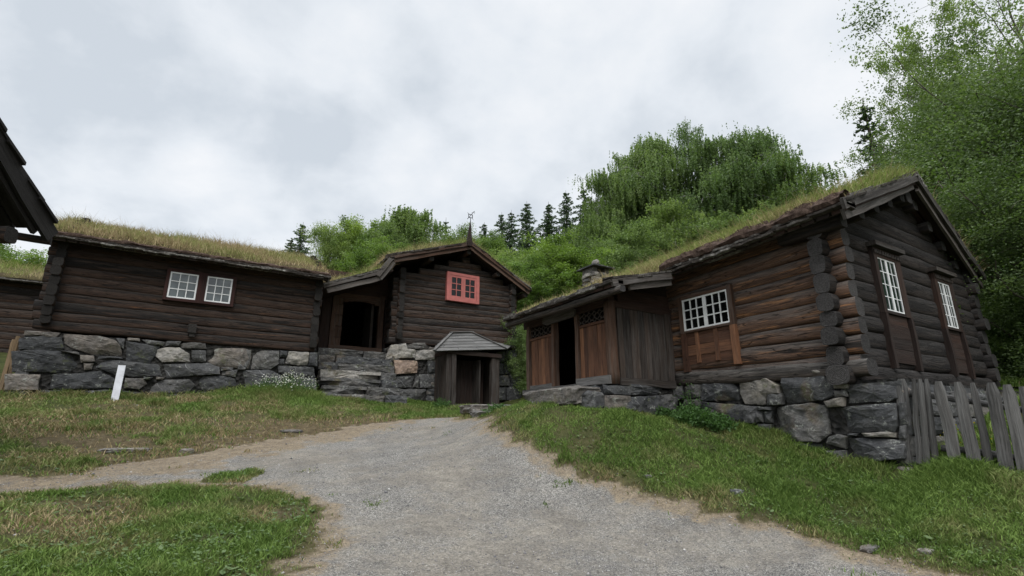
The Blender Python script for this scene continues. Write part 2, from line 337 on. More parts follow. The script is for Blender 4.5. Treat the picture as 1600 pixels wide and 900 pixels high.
def terr(x, y):
    x = np.atleast_1d(np.asarray(x, float)); y = np.atleast_1d(np.asarray(y, float))
    rr = np.hypot(x, y); k = np.minimum(1, 90/np.maximum(rr, 1e-6)); xx, yy = x*k, y*k
    z = TW[-3]+TW[-2]*xx+TW[-1]*yy
    for (ax, ay, _), w in zip(ANCH, TW[:-3]):
        d2 = (xx-ax)**2+(yy-ay)**2; z = z+w*np.where(d2 > 0, .5*d2*np.log(np.maximum(d2, 1e-12)), 0)
    return z
def terr1(x, y): return float(terr(x, y)[0])
def ground_hit(px_, py_):
    d = ray(px_, py_); t = 3.
    while t < 60:
        p = d*t
        if p.z < terr1(p.x, p.y): return (p.x, p.y)
        t += .05
    return (d.x*60, d.y*60)
def world_poly(pts, extra=()): return np.array([ground_hit(*p) for p in pts]+list(extra))
def inside(poly, x, y):
    c = np.zeros(x.shape, bool); n = len(poly)
    for i in range(n):
        x0, y0 = poly[i]; x1, y1 = poly[(i+1) % n]
        m = ((y0 > y) != (y1 > y)) & (x < (x1-x0)*(y-y0)/((y1-y0) if y1 != y0 else 1e-9)+x0); c ^= m
    return c
def sdist(poly, x, y):
    d = np.full(x.shape, 1e9); n = len(poly)
    for i in range(n):
        a = poly[i]; b = poly[(i+1) % n]; ab = b-a; t = np.clip(((x-a[0])*ab[0]+(y-a[1])*ab[1])/(ab@ab+1e-12), 0, 1)
        d = np.minimum(d, np.hypot(x-a[0]-t*ab[0], y-a[1]-t*ab[1]))
    return np.where(inside(poly, x, y), d, -d)
POLY_PATH = world_poly([(748, 652), (775, 672), (800, 692), (860, 722), (955, 756), (1075, 790), (1205, 820), (1325, 852), (1440, 876), (1550, 898)], [(7.2, .8), (4, -4), (-1, -4), (.6, 3.)])
POLY_PATH = np.vstack([POLY_PATH, world_poly([(455, 899), (480, 860), (505, 820), (515, 795), (480, 780), (430, 768), (360, 758), (260, 758), (150, 764), (0, 772)], [(-6, 9.2), (-6, 10)]), world_poly([(0, 752), (120, 742), (220, 722), (330, 700), (450, 682), (540, 668), (620, 657), (700, 652)])])
POLY_DIRT = np.vstack([world_poly([(0, 762), (80, 742), (160, 735), (225, 705), (300, 688), (400, 665), (500, 652), (620, 648), (640, 660), (470, 694), (330, 735), (180, 752)])])
POLY_STRIP = world_poly([(310, 752), (330, 742), (390, 733), (412, 740), (380, 755)])
POLY_BANK = world_poly([(40, 690), (110, 668), (200, 680), (330, 700), (300, 722), (180, 722), (60, 712)])
def masks(x, y):
    n = (fbm(x*1.1, y*1.1, 3)-.5)*1.0+(fbm(x*5, y*5, 9)-.5)*.9
    p = sdist(POLY_PATH, x, y)+n*.55
    st = sdist(POLY_STRIP, x, y)+n*.3
    path = np.clip(p/.42+.5, 0, 1)*(1-np.clip(st/.15+.5, 0, 1))
    dirt = np.clip((sdist(POLY_DIRT, x, y)+n*.9)/.5+.5, 0, 1)
    dirt = np.maximum(dirt, np.clip(1-np.abs(p-.05)/.45, 0, 1)*.85)
    dirt = np.maximum(dirt, np.clip((sdist(POLY_BANK, x, y)+n*1.4)/.3+.3, 0, 1)*.95)
    dirt = np.maximum(dirt, np.clip((fbm(x*1.1, y*1.6, 25)-.47)*6, 0, 1)*.8*np.clip((6-x)/4, 0, 1)*np.clip((y-9)/3, 0, 1)*np.clip((15.3-y)/1.5, 0, 1))
    dirt = np.maximum(dirt, np.clip((fbm(x*.9+5, y*.9, 21)-.56)*6, 0, 1)*.75*np.where(x < 4, 1, .5)*(p < .2))
    return path, dirt
def terrain_z(x, y, fine=True):
    z = terr(x, y); near = np.clip(1.6-np.hypot(x-4, y-9)/20, 0, 1)
    p, d = masks(x, y) if fine else (0, 0)
    z = z+near*((fbm(x*1.7, y*1.7, 5)-.5)*.10*(1-.75*p)+(fbm(x*9, y*9, 6)-.5)*.03+(1-p)*.012-d*(1-p)*.035)
    return z+(1-near)*(fbm(x*.15, y*.15, 8)-.5)*1.0
def make_ground():
    def ax(lo, hi, c0, c1, st, nfar):
        core = np.arange(c0, c1, st); a = c0-np.geomspace(st, c0-lo, nfar)[::-1]; b = core[-1]+np.geomspace(st, hi-core[-1], nfar); return np.r_[a, core, b]
    X = ax(-500, 500, -5, 14, .075, 45); Y = ax(-400, 600, 2, 19, .075, 45)
    gx, gy = np.meshgrid(X, Y); x = gx.ravel(); y = gy.ravel(); z = terrain_z(x, y); nx = len(X); ny = len(Y)
    i = np.arange(nx*ny).reshape(ny, nx); q = np.stack([i[:-1, :-1], i[:-1, 1:], i[1:, 1:], i[1:, :-1]], -1).reshape(-1, 4)
    o = np_mesh('ground', np.c_[x, y, z], q, 4, MATS['ground_mat'], smooth=True)
    p, d = masks(x, y)
    for n, a in (('path', p), ('dirt', d)): at = o.data.attributes.new(n, 'FLOAT', 'POINT'); at.data.foreach_set('value', a.astype(np.float32))
    o['kind'] = 'structure'; return o
s = NT('ground_mat'); g = s.pos(); p = s.attr('path'); d = s.attr('dirt')
n1 = s.noise(g, .9, 5, .65); n2 = s.noise(g, 7, 6, .7); vs = s.voro(g, 95); vc = s.n('ShaderNodeTexVoronoi'); s.l(g, vc.inputs[0]); vc.inputs['Scale'].default_value = 120
vg = s.n('ShaderNodeSeparateColor'); s.l(vc.outputs['Color'], vg.inputs[0])
grav = s.ramp(s.math('ADD', s.math('MULTIPLY', vg.outputs[0], .6), s.math('MULTIPLY', s.noise(g, 26, 5, .75), .45)), ((.25, (.105, .104, .102)), (.5, (.275, .262, .240)), (.72, (.40, .382, .350)), (.9, (.62, .60, .56))))
sand = s.ramp(s.math('ADD', s.math('MULTIPLY', n2, .6), s.math('MULTIPLY', s.noise(g, 60, 4, .7), .4)), ((.38, (.235, .215, .185)), (.62, (.38, .348, .30))))
pc = s.mix(s.step(s.math('ADD', s.noise(g, .55, 6, .7), s.math('MULTIPLY', n2, .35)), .58, .80), grav, sand)
pc = s.mix(1., pc, s.ramp(s.noise(g, 1.4, 6, .7), ((.3, (.72, .72, .73)), (.6, (1.08, 1.07, 1.05)))), 'MULTIPLY')
pc = s.mix(s.math('MULTIPLY', s.step(s.math('ADD', d, s.math('MULTIPLY', s.math('SUBTRACT', n2, .5), 1.2)), .25, .75), .85), pc, s.ramp(n2, ((.3, (.20, .150, .098)), (.7, (.39, .315, .215)))))
pc = s.mix(1., pc, s.ramp(s.noise(g, 38, 4, .75), ((.32, (.62, .62, .62)), (.5, (1, 1, 1)), (.68, (1.35, 1.35, 1.35)))), 'MULTIPLY')
soil = s.ramp(n2, ((.3, (.070, .048, .030)), (.5, (.14, .105, .062)), (.7, (.23, .18, .11))))
gr = s.ramp(s.noise(g, 3, 6, .75), ((.3, (.040, .055, .018)), (.55, (.08, .092, .03)), (.75, (.15, .135, .055))))
gc = s.mix(s.math('MULTIPLY', d, .9), gr, soil)
c = s.mix(s.step(s.math('ADD', p, s.math('MULTIPLY', s.math('SUBTRACT', n2, .5), .8)), .3, .7), gc, pc)
b1 = s.bump(s.math('ADD', n2, s.math('MULTIPLY', vs, .8)), 1., .035)
s.fin(c, .95, b1, .12)

# ------------------------------------------------------------------ grass
def blades_geo(P, H, W, lean=.35):
    n = len(P); a = rng.uniform(0, 2*np.pi, n); b = rng.uniform(0, 2*np.pi, n)
    wx = np.c_[np.cos(a), np.sin(a), np.zeros(n)]*W[:, None]*.5; le = np.c_[np.cos(b), np.sin(b), np.zeros(n)]*(H*lean*rng.uniform(.2, 1.6, n))[:, None]
    up = np.zeros((n, 3)); up[:, 2] = H
    v = np.stack([P-wx, P+wx, P+le*.35+up*.55+wx*.8, P+le*.35+up*.55-wx*.8, P+le+up*rng.uniform(.8, 1, n)[:, None]], 1).reshape(-1, 3)
    i = np.arange(n)*5; t = np.stack([i, i+1, i+2, i, i+2, i+3, i+3, i+2, i+4], 1).reshape(-1, 3); return v, t
def grass_obj(name, P, H, W, mat, parent=None, rnd=None, dry=None, lean=.35, off=None):
    v, t = blades_geo(P, H, W, lean); n = len(P)
    rnd = rng.random(n) if rnd is None else rnd; dry = np.zeros(n) if dry is None else dry
    return np_mesh(name, v, t, 3, mat, parent, np.repeat(rnd, 3), np.repeat(dry, 3), off=off)

def lawn():
    # sample over the yard, denser near the photographer
    N = 3000000; x = rng.uniform(-6, 17, N); y = rng.uniform(1.5, 22, N)
    dist = np.hypot(x, y); ang = np.arctan2(x, y)
    keep = rng.random(N) < np.clip((7.5/dist)**1.6, .06, 1); x, y, dist = x[keep], y[keep], dist[keep]
    e1 = x*math.cos(AZ)+y*math.sin(AZ); e0 = x*math.sin(AZ)-y*math.cos(AZ); k = (e1 > 1.5) & (np.abs(e0) < e1*1.25+1.5); x, y, dist = x[k], y[k], dist[k]
    # not inside buildings
    k = ~(((x > 8.5) & (y > 4.0)) & (x < 14.2)) & ~((y > 17) & (x < 6)) & ~((x > 6) & (y > 18)) & ~((x > 6.4) & (y > 7.3) & (y < 10.6)); x, y, dist = x[k], y[k], dist[k]
    p, d = masks(x, y)
    dens = np.clip(1.08-p*1.12, 0, 1)**1.5*np.clip(1.05-d*.92, .04, 1)*np.clip((fbm(x*2.6, y*2.6, 31)-.27)*3.2, .08, 1)
    tuft = (p > .4)*np.clip((fbm(x*2.9, y*2.9, 35)-.70)*9, 0, 1)*np.clip(1-(sdist(POLY_PATH, x, y)/1.3), 0, 1); dens = np.maximum(dens, tuft*.5); p = p*(1-np.minimum(1, tuft*2)*.6)
    k = rng.random(len(x)) < dens; x, y, dist, p, d = x[k], y[k], dist[k], p[k], d[k]
    z = terrain_z(x, y)
    wall = np.minimum.reduce([np.where(x < 3.4, np.abs(16.9-y), 9), np.where(y < 8, np.abs(8.3-x), 9), np.where((x > 8.8), np.abs(y-3.3), 9)])
    mound = np.exp(-(((x-2.2)/1.3)**2+((y-16.2)/.7)**2))
    tall = .13*np.exp(-wall/.25)+.5*mound*.7
    H = (.016+.034*rng.random(len(x))**2*1.6+np.clip(fbm(x*1.6, y*1.6, 41)-.50, 0, 1)*.22)*(1+.02*dist)*(1-.6*p)+tall*rng.uniform(.25, 1, len(x))*(1-p)
    W = .0045+.0011*dist*rng.uniform(.6, 1.1, len(x))
    g = fbm(x*.8, y*.8, 51)
    rnd = np.clip(rng.random(len(x))*.75+(.55-g)*.6, 0, 1)
    left = np.clip((7-x)/5, 0, 1)*np.clip((y-7)/4, 0, 1)
    dry = np.clip(d*.9+(fbm(x*1.7, y*1.7, 61)-.54)*2.0+left*.50, 0, 1)*(rng.random(len(x)) < .75)*(1-.8*mound)
    print('lawn blades', len(x))
    o = grass_obj('lawn_grass', np.c_[x, y, z-.005], H, W, MATS['blade_lawn'], rnd=rnd, dry=dry, lean=.9)
    o['kind'] = 'stuff'; tag(o, 'short patchy green and dry yellow grass along the gravel path', 'grass'); return o
turf_blade('blade_lawn', ((.070, .125, .022), (.20, .29, .070)), ((.21, .165, .075), (.42, .34, .20)))

# ------------------------------------------------------------------ log walls
def wall_mesh(name, parent, P0, P1, zb0, zb1, zt0, zt1, n, nrm, mats, openings=(), ext=(.27, .27), rt=.10, clip=None, shift=0., extra_rows=0, rough=.020, bul=.2):
    mb = MB(); P0 = V((*P0, 0)); P1 = V((*P1, 0)); S = (P1-P0); L = S.length; S.normalize(); N = V((*nrm, 0))
    hs = [1+random.uniform(-.13, .13) for _ in range(n)]; tot = sum(hs); acc = 0; rows = []
    for h in hs: rows.append((acc/tot, (acc+h)/tot)); acc += h
    dh = 1./n
    for e in range(extra_rows): rows.append((1+e*dh, 1+(e+1)*dh))
    for i, (a, b) in enumerate(rows):
        a += shift/n; b += shift/n
        za = zb0+(zt0-zb0)*(a+b)/2; zc = zb1+(zt1-zb1)*(a+b)/2; rh = ((zt0-zb0)+(zt1-zb1))/2*(b-a)/2*1.10
        s0, s1 = -ext[0]-random.uniform(-.03, .07), L+ext[1]+random.uniform(-.03, .07)
        b0, b1 = (bul if ext[0] > .1 else 0), (bul if ext[1] > .1 else 0)
        if clip and b > 1.0+1e-6-.5/n:
            c = clip((za+zc)/2+rh*.6)
            if c is None: continue
            if c[0] > s0: s0 = c[0]; b0 = 0
            if c[1] < s1: s1 = c[1]; b1 = 0
            if s1-s0 < .1: continue
        r = random.random()
        zf = lambda s_: za+(zc-za)*s_/L
        cuts = sorted([(o[0], o[1]) for o in openings if o[2] < zf((o[0]+o[1])/2) < o[3]]); cur = s0; segs = []
        for c0, c1 in cuts: segs.append((cur, c0)); cur = c1
        segs.append((cur, s1))
        for j, (q0, q1) in enumerate(segs):
            if q1-q0 < .05: continue
            log(mb, P0+S*q0+V((0, 0, zf(q0))), P0+S*q1+V((0, 0, zf(q1))), N, rt*random.uniform(.94, 1.06), rh, r, rough=rough,
                bulge0=b0 if j == 0 else 0, bulge1=b1 if j == len(segs)-1 else 0)
    return mb.build(name, mats, parent, smooth=True)

# ------------------------------------------------------------------ stones
def stone(mb, pts, O, S, N, rnd, proud=0., depth=.25, bulge=.05, rough=.03, st=.065):
    """pts = outline in wall coordinates (s,z); builds a rough quarried face with chipped edges and sides running into the wall"""
    cx = sum(p[0] for p in pts)/len(pts); cz = sum(p[1] for p in pts)/len(pts)
    out = []; n = len(pts)
    sh = .004
    for i in range(n):
        a = pts[i]; b = pts[(i+1) % n]; L = math.hypot(b[0]-a[0], b[1]-a[1]); k = max(1, int(L/st))
        for j in range(k):
            t = j/k; x = a[0]+(b[0]-a[0])*t; z = a[1]+(b[1]-a[1])*t
            d = math.hypot(x-cx, z-cz)+1e-6; q = 1-(sh+.014*mn.noise(V((x*9, z*9, rnd*20))))/d
            out.append((cx+(x-cx)*q, cz+(z-cz)*q))
    m = len(out); size = min(max(p[0] for p in pts)-min(p[0] for p in pts), max(p[1] for p in pts)-min(p[1] for p in pts))
    nr = max(2, int(size/.11)); rings = [(1, -depth), (1, -.014), (.95, .004)]
    for i in range(1, nr): t = .94*(1-i/nr); rings.append((t, bulge*(1-t*t)))
    base = len(mb.v); ph = rnd*50+cx*3
    hs_ = max(.08, size/2); planes = [(random.uniform(-.16, .16), random.uniform(-.16, .16), random.uniform(.0, .03))]+[(math.cos(a_)*random.uniform(.15, .5), math.sin(a_)*random.uniform(.15, .5), random.uniform(.05, .11)*min(1.8, hs_/.25)) for a_ in [random.uniform(0, 6.28) for _ in range(random.choice([2, 3, 4]))]]
    tx, tz = random.uniform(-.08, .08), random.uniform(-.10, .10)
    for ri, (t, dpt) in enumerate(rings):
        for (x, z) in out:
            px_ = cx+(x-cx)*t; pz = cz+(z-cz)*t
            w = 0 if ri == 0 else 1
            nn = rough*(mn.noise(V((px_*3.1, pz*3.1, ph)))*1.2+mn.noise(V((px_*8, pz*8, ph)))*.7+abs(mn.noise(V((px_*5, pz*5, ph+9))))*.8) if w else 0
            dd = (dpt*.5+nn*.8+min(a_*(px_-cx)+b_*(pz-cz)+c_ for a_, b_, c_ in planes) if w else dpt)+proud
            jx = .012*mn.noise(V((px_*13, pz*13, ph+4)))*w; mb.v.append(O+S*(px_+jx)+V((0, 0, pz+jx))+N*dd)
    c = len(mb.v); mb.v.append(O+S*cx+V((0, 0, cz))+N*(bulge*.5+proud+min(p_[2] for p_ in planes)+rough*mn.noise(V((cx*3, cz*3, ph)))))
    z4 = ((0, 0),)*4
    for ri in range(len(rings)-1):
        for j in range(m):
            a = base+ri*m+j; b = base+ri*m+(j+1) % m
            mb.face((a, a+m, b+m, b), z4, rnd)
    l = base+(len(rings)-1)*m
    for j in range(m): mb.face((l+j, c, l+(j+1) % m), z4[:3], rnd)
def ztrans(x0, y0, k): return lambda p: (x0+p[0]*k, y0+p[1]*k)
def stones_px(mb, polys, tr, plane, O, S, N, **kw):
    kind, c = plane
    for it in polys:
        pts = it[0]; rnd = it[1]; P = []
        for p in pts:
            q = tr(p); w = (atY if kind == 'Y' else atX)(q[0], q[1], c); P.append(((w-O).dot(S), w.z))
        k2 = dict(kw)
        if len(it) > 2: k2.update(it[2])
        k2.setdefault('proud', random.uniform(-.02, .03))
        stone(mb, P, O, S, N, rnd+random.uniform(-.03, .03), **k2)
def rubble(mb, O, S, N, s0, s1, z0, z1, hmin=.16, hmax=.34, wmax=.8, rfun=None, top=None, bot=None, **kw):
    z = z0
    rfun = rfun or (lambda: random.choice([.05, .12, .2, .3, .3, .45, .55, .62]))
    while z < z1-.05:
        h = min(random.uniform(hmin, hmax), z1-z); 
        if z1-z-h < .1: h = z1-z
        s = s0
        while s < s1-.03:
            w = random.uniform(.45, 1)*min(wmax, h*3.2)
            if s1-s-w < .18: w = s1-s
            j = lambda k=.03: random.uniform(-k, k)
            stone(mb, [(s+.005+abs(j(.02)), z+.005+abs(j(.02))), (s+w*.5, z+.004), (s+w-.005-abs(j(.02)), z+.005+abs(j(.02))), (s+w-.004-abs(j(.02)), z+h*.5), (s+w-.01-abs(j()), z+h-.006-abs(j(.02))), (s+w*.5, z+h-.004), (s+.01+abs(j()), z+h-.006-abs(j(.02))), (s+.004, z+h*.5)], O, S, N, rfun(), proud=random.uniform(-.03, .02), **kw)
            s += w
        z += h
def backing(name, parent, boxes):
    mb = MB()
    for (O, S, N, s0, s1, z0, z1, n0, n1) in boxes: obox(mb, O, S, N, s0, s1, z0, z1, n0, n1, jit=.02, mat=0)
    return mb.build(name, MATS['stone_gap'], parent)

# ------------------------------------------------------------------ roofs
def roof_side(roof, E0, E1, R0, R1, name_bits=None, thick=.20, gh=(.12, .34), dens=650, dryf=.5, seed=1, board='board_dark', ragged=.03, edge=True, sag=0., green=None, edge_dry=.35):
    """E0-E1 eave line, R0-R1 ridge line (top of the roof boards). Adds board deck, turf and blades as children of roof."""
    E0, E1, R0, R1 = map(V, (E0, E1, R0, R1))
    off = V((0, 0, 0)); p = roof
    while p is not None: off = off+p.location; p = p.parent
    Lu = (E1-E0).length; Lv = ((R0+R1)/2-(E0+E1)/2).length
    nu = max(8, int(Lu/.12)); nv = max(6, int(Lv/.14))
    nrm = (E1-E0).cross(R0-E0).normalized(); nrm = nrm if nrm.z > 0 else -nrm
    def P(u, v): return E0*(1-u)*(1-v)+E1*u*(1-v)+R0*(1-u)*v+R1*u*v
    uu, vv = np.meshgrid(np.linspace(0, 1, nu+1), np.linspace(0, 1, nv+1)); u = uu.ravel(); v = vv.ravel()
    def Pn(u, v): return (np.outer((1-u)*(1-v), E0)+np.outer(u*(1-v), E1)+np.outer((1-u)*v, R0)+np.outer(u*v, R1))
    def th(u, v):
        e = np.minimum(1, v*Lv/.14)**.5; s_ = np.minimum(1, np.minimum(u, 1-u)*Lu/.12)**.5
        return (.045+(thick-.045)*e*s_)*(.78+.5*fbm(u*Lu*1.3+seed*7, v*Lv*1.3, seed))+.03*(fbm(u*Lu*6, v*Lv*6, seed+3)-.5)
    up = np.array([0, 0, 1.])
    base = Pn(u, v)+np.outer(th(u, v), up)
    # ragged eave
    k0 = v < 1e-6; out = (E0-R0); out.z = 0; out.normalize()
    base[k0] += np.outer((fbm(u[k0]*Lu*4, u[k0]*0, seed+9)-.5)*ragged*3, np.array(out))
    low = Pn(u, v)-up*.0
    nP = len(base); i = np.arange(nP).reshape(nv+1, nu+1)
    q = np.stack([i[:-1, :-1], i[:-1, 1:], i[1:, 1:], i[1:, :-1]], -1).reshape(-1, 4)
    border = np.r_[i[0, :], i[1:, -1], i[-1, -2::-1], i[-2:0:-1, 0]]; nb = np.roll(border, -1)
    # skirt down to boards
    sk = np.stack([border, nb, nb+nP, border+nP], 1)
    allv = np.r_[base, low]; t = np_mesh('turf', allv, np.r_[q, sk], 4, MATS['turf_soil'], roof, off=off, smooth=False)
    # blades
    N = int(Lu*Lv*dens); a = rng.random(N); b = rng.random(N)**1.15; a = a*(1+.04)-.02
    a = np.clip(a, 0, 1); pos = Pn(a, b)+np.outer(th(a, b)-.01, up)
    g = fbm(a*Lu*.9+seed*3, b*Lv*.9, seed+20); keep = rng.random(N) < np.clip((g-.15)*2.6, .25, 1); a, b, pos, g = a[keep], b[keep], pos[keep], g[keep]; n = len(a)
    H = rng.uniform(gh[0], gh[1], n)*(.30+1.4*g); stalk = rng.random(n) < .05; H = np.where(stalk, H*1.7+.05, H)
    W = np.where(stalk, .006, rng.uniform(.008, .016, n))
    dd = np.clip(dryf+(fbm(a*Lu*.7+40, b*Lv*.7, seed+33)-.5)*1.8+edge_dry*np.exp(-b*Lv/.35), 0, 1); dd = np.clip(dd+rng.uniform(-.35, .35, n), 0, 1); dd = np.where(stalk, .9, dd)
    gr = grass_obj('turf_grass', pos, H, W, MATS['blade'], roof, dry=dd, lean=.8, off=off); gr['kind'] = 'stuff'
    return n
def deck(mb, E0, E1, R0, R1, t=.07):
    """boards running from ridge to eave, with a slab thickness below the turf"""
    E0, E1, R0, R1 = map(V, (E0, E1, R0, R1)); L = (E1-E0).length; n = max(2, int(L/.24))
    for i in range(n):
        a, b = i/n, (i+1)/n-.006
        e0 = E0.lerp(E1, a); e1 = E0.lerp(E1, b); r0 = R0.lerp(R1, a); r1 = R0.lerp(R1, b); o = (e0-r0).normalized()*random.uniform(-.01, .03); e0 = e0+o; e1 = e1+o
        dz = V((0, 0, -t-random.uniform(0, .012))); base = len(mb.v); mb.v.extend([e0, e1, r1, r0, e0+dz, e1+dz, r1+dz, r0+dz]); r = random.random(); l = (r0-e0).length; w = L/n; u0 = r*30
        for f in ((0, 1, 2, 3), (7, 6, 5, 4), (0, 4, 5, 1), (2, 6, 7, 3), (0, 3, 7, 4), (1, 5, 6, 2)):
            uvs = [((u0+(l if k in (2, 3, 6, 7) else 0)), (u0+(w if k in (1, 2, 5, 6) else 0)+(t if k > 3 else 0))) for k in f]
            mb.face(tuple(base+k for k in f), uvs, r)
def eave_edge(roof, E0, E1, out, lift=.0, name='bark_edge', w=.16, th=.035, layers=3, rag=.05):
    """stacked ragged bark and board strips showing along the eave"""
    mb = MB(); E0, E1, out = V(E0), V(E1), V(out); D = E1-E0; L = D.length; D.normalize()
    for l in range(layers):
        s = -.05
        while s < L:
            ln = random.uniform(.25, .9); e = min(L+.05, s+ln)
            k = max(2, int((e-s)/.07)); base = len(mb.v); r = random.random(); z = lift+l*th*.8+random.uniform(-.012, .012); o = .02+.035*(layers-l)*.6+random.uniform(-.02, .03)
            dr = random.uniform(-.02, .02)
            for i in range(k+1):
                q = s+(e-s)*i/k; rg = rag*mn.noise(V((q*6+l*30, l*5, r*9)))+rag*.6*mn.noise(V((q*19, l*9, 3)))
                c = E0+D*q
                dz = rag*.35*mn.noise(V((q*5, l*3, 8)))
                for (n_, z_) in ((-.22, z+.03), (o+rg, z+dr+dz), (o+rg-.008, z-th+dr+dz*1.5), (-.22, z-th)): mb.v.append(c+out*n_+V((0, 0, z_)))
            for i in range(k):
                for c in range(4): a = base+i*4+c; b = base+i*4+(c+1) % 4; mb.face((a, b, b+4, a+4), ((0, 0),)*4, r)
            for i in (0, k): mb.face(tuple(base+i*4+c for c in range(4)), ((0, 0),)*4, r)
            s = e-random.uniform(0, .06)
    return mb.build(name, MATS['bark_edge'], roof)
def moss_roll(roof, E0, E1, out, r=.07, z=.06, name='moss_edge', mat='moss'):
    """lumpy mat of moss and roots spilling over the eave"""
    mb = MB(); E0, E1, out = V(E0), V(E1), V(out); D = E1-E0; L = D.length; D.normalize(); k = int(L/.06); n = 8
    for i in range(k+1):
        q = L*i/k; c = E0+D*q+V((0, 0, z+.03*mn.noise(V((q*2, 1, 1)))))+out*(.02+.03*mn.noise(V((q*2.5, 5, 1))))
        for j in range(n):
            t = 2*math.pi*j/n; rr = r*(1+.55*mn.noise(V((q*5, math.cos(t)*2, math.sin(t)*2)))+.3*mn.noise(V((q*15, math.cos(t)*4, math.sin(t)*4)))); mb.v.append(c+out*math.cos(t)*rr*1.2+V((0, 0, math.sin(t)*rr)))
    for i in range(k):
        for j in range(n): a = i*n+j; b = i*n+(j+1) % n; mb.face((a, b, b+n, a+n), ((0, 0),)*4, .5)
    return mb.build(name, MATS[mat], roof)

# ------------------------------------------------------------------ windows
def window(parent, O, S, N, s0, s1, z0, z1, fmat, smat, gmat, sashes=1, cols=3, rows=3, fw=.06, mw=.022, proud=.12, outer=None, label=None, sashw=.04, thin=False):
    """window (surround) > sash (bars) and pane. s0..s1,z0..z1 = the painted sash area; fw = surround width"""
    O, S, N = V(O), V(S), V(N)
    mb = MB(); m = MATS[fmat]
    o = outer or (s0-fw, s1+fw, z0-fw, z1+fw)
    a, b, c, d = o
    obox(mb, O, S, N, a, s0, c, d, -.05, proud); obox(mb, O, S, N, s1, b, c, d, -.05, proud)
    obox(mb, O, S, N, s0+.001, s1-.001, z1, d, -.05, proud-.004); obox(mb, O, S, N, s0+.001, s1-.001, c, z0, -.05, proud-.004)
    w = mb.build('window', m, parent)
    if label: w['label'] = label
    sb = MB(); pr = proud-.015; W = (s1-s0)/sashes; bk = .022 if thin else .04
    for k in range(sashes):
        x0 = s0+k*W+.002; x1 = s0+(k+1)*W-.002; sw = sashw
        obox(sb, O, S, N, x0, x0+sw, z0+.002, z1-.002, pr-bk, pr, jit=.0015); obox(sb, O, S, N, x1-sw, x1, z0+.002, z1-.002, pr-bk, pr, jit=.0015)
        obox(sb, O, S, N, x0+sw, x1-sw, z0+.002, z0+sw, pr-bk, pr-.002, jit=.0015); obox(sb, O, S, N, x0+sw, x1-sw, z1-sw, z1-.002, pr-bk, pr-.002, jit=.0015)
        for i in range(1, cols): q = x0+sw+(x1-x0-2*sw)*i/cols; obox(sb, O, S, N, q-mw/2, q+mw/2, z0+sw, z1-sw, pr-bk*.75, pr-.006, jit=.001)
        for i in range(1, rows): q = z0+sw+(z1-z0-2*sw)*i/rows; obox(sb, O, S, N, x0+sw, x1-sw, q-mw/2, q+mw/2, pr-bk*.8, pr-.008, jit=.001)
    sb.build('sash', MATS[smat], w)
    gb = MB()
    for k in range(sashes):
        x0 = s0+k*W+.01; x1 = s0+(k+1)*W-.01; nx, nz = cols, rows
        for i in range(nx):
            for j in range(nz):
                xa = x0+(x1-x0)*i/nx; xb = x0+(x1-x0)*(i+1)/nx; za = z0+(z1-z0)*j/nz; zb = z0+(z1-z0)*(j+1)/nz; t1, t2 = random.uniform(-.002, .002), random.uniform(-.002, .002)
                base = len(gb.v)
                for (x, z, t) in ((xa, za, t1), (xb, za, -t1), (xb, zb, t2), (xa, zb, -t2)): gb.v.append(O+S*x+V((0, 0, z))+N*(pr-bk*.65+t))
                gb.face((base, base+1, base+2, base+3), ((0, 0),)*4, random.random())
    gb.build('pane', MATS[gmat], w)
    return w
UX, UY, UZ = V((1, 0, 0)), V((0, 1, 0)), V((0, 0, 1))
O0 = V((0, 0, 0))

def one_beam(parent, mat, A, B, w, h, name='verge_board', **k):
    b = MB(); beam(b, A, B, w, h, **k); return b.build(name, MATS[mat], parent)
def one_log(parent, mats, A, B, n, rt, rh, name='purlin'):
    b = MB(); log(b, A, B, n, rt, rh, random.random()); return b.build(name, mats, parent, smooth=True)
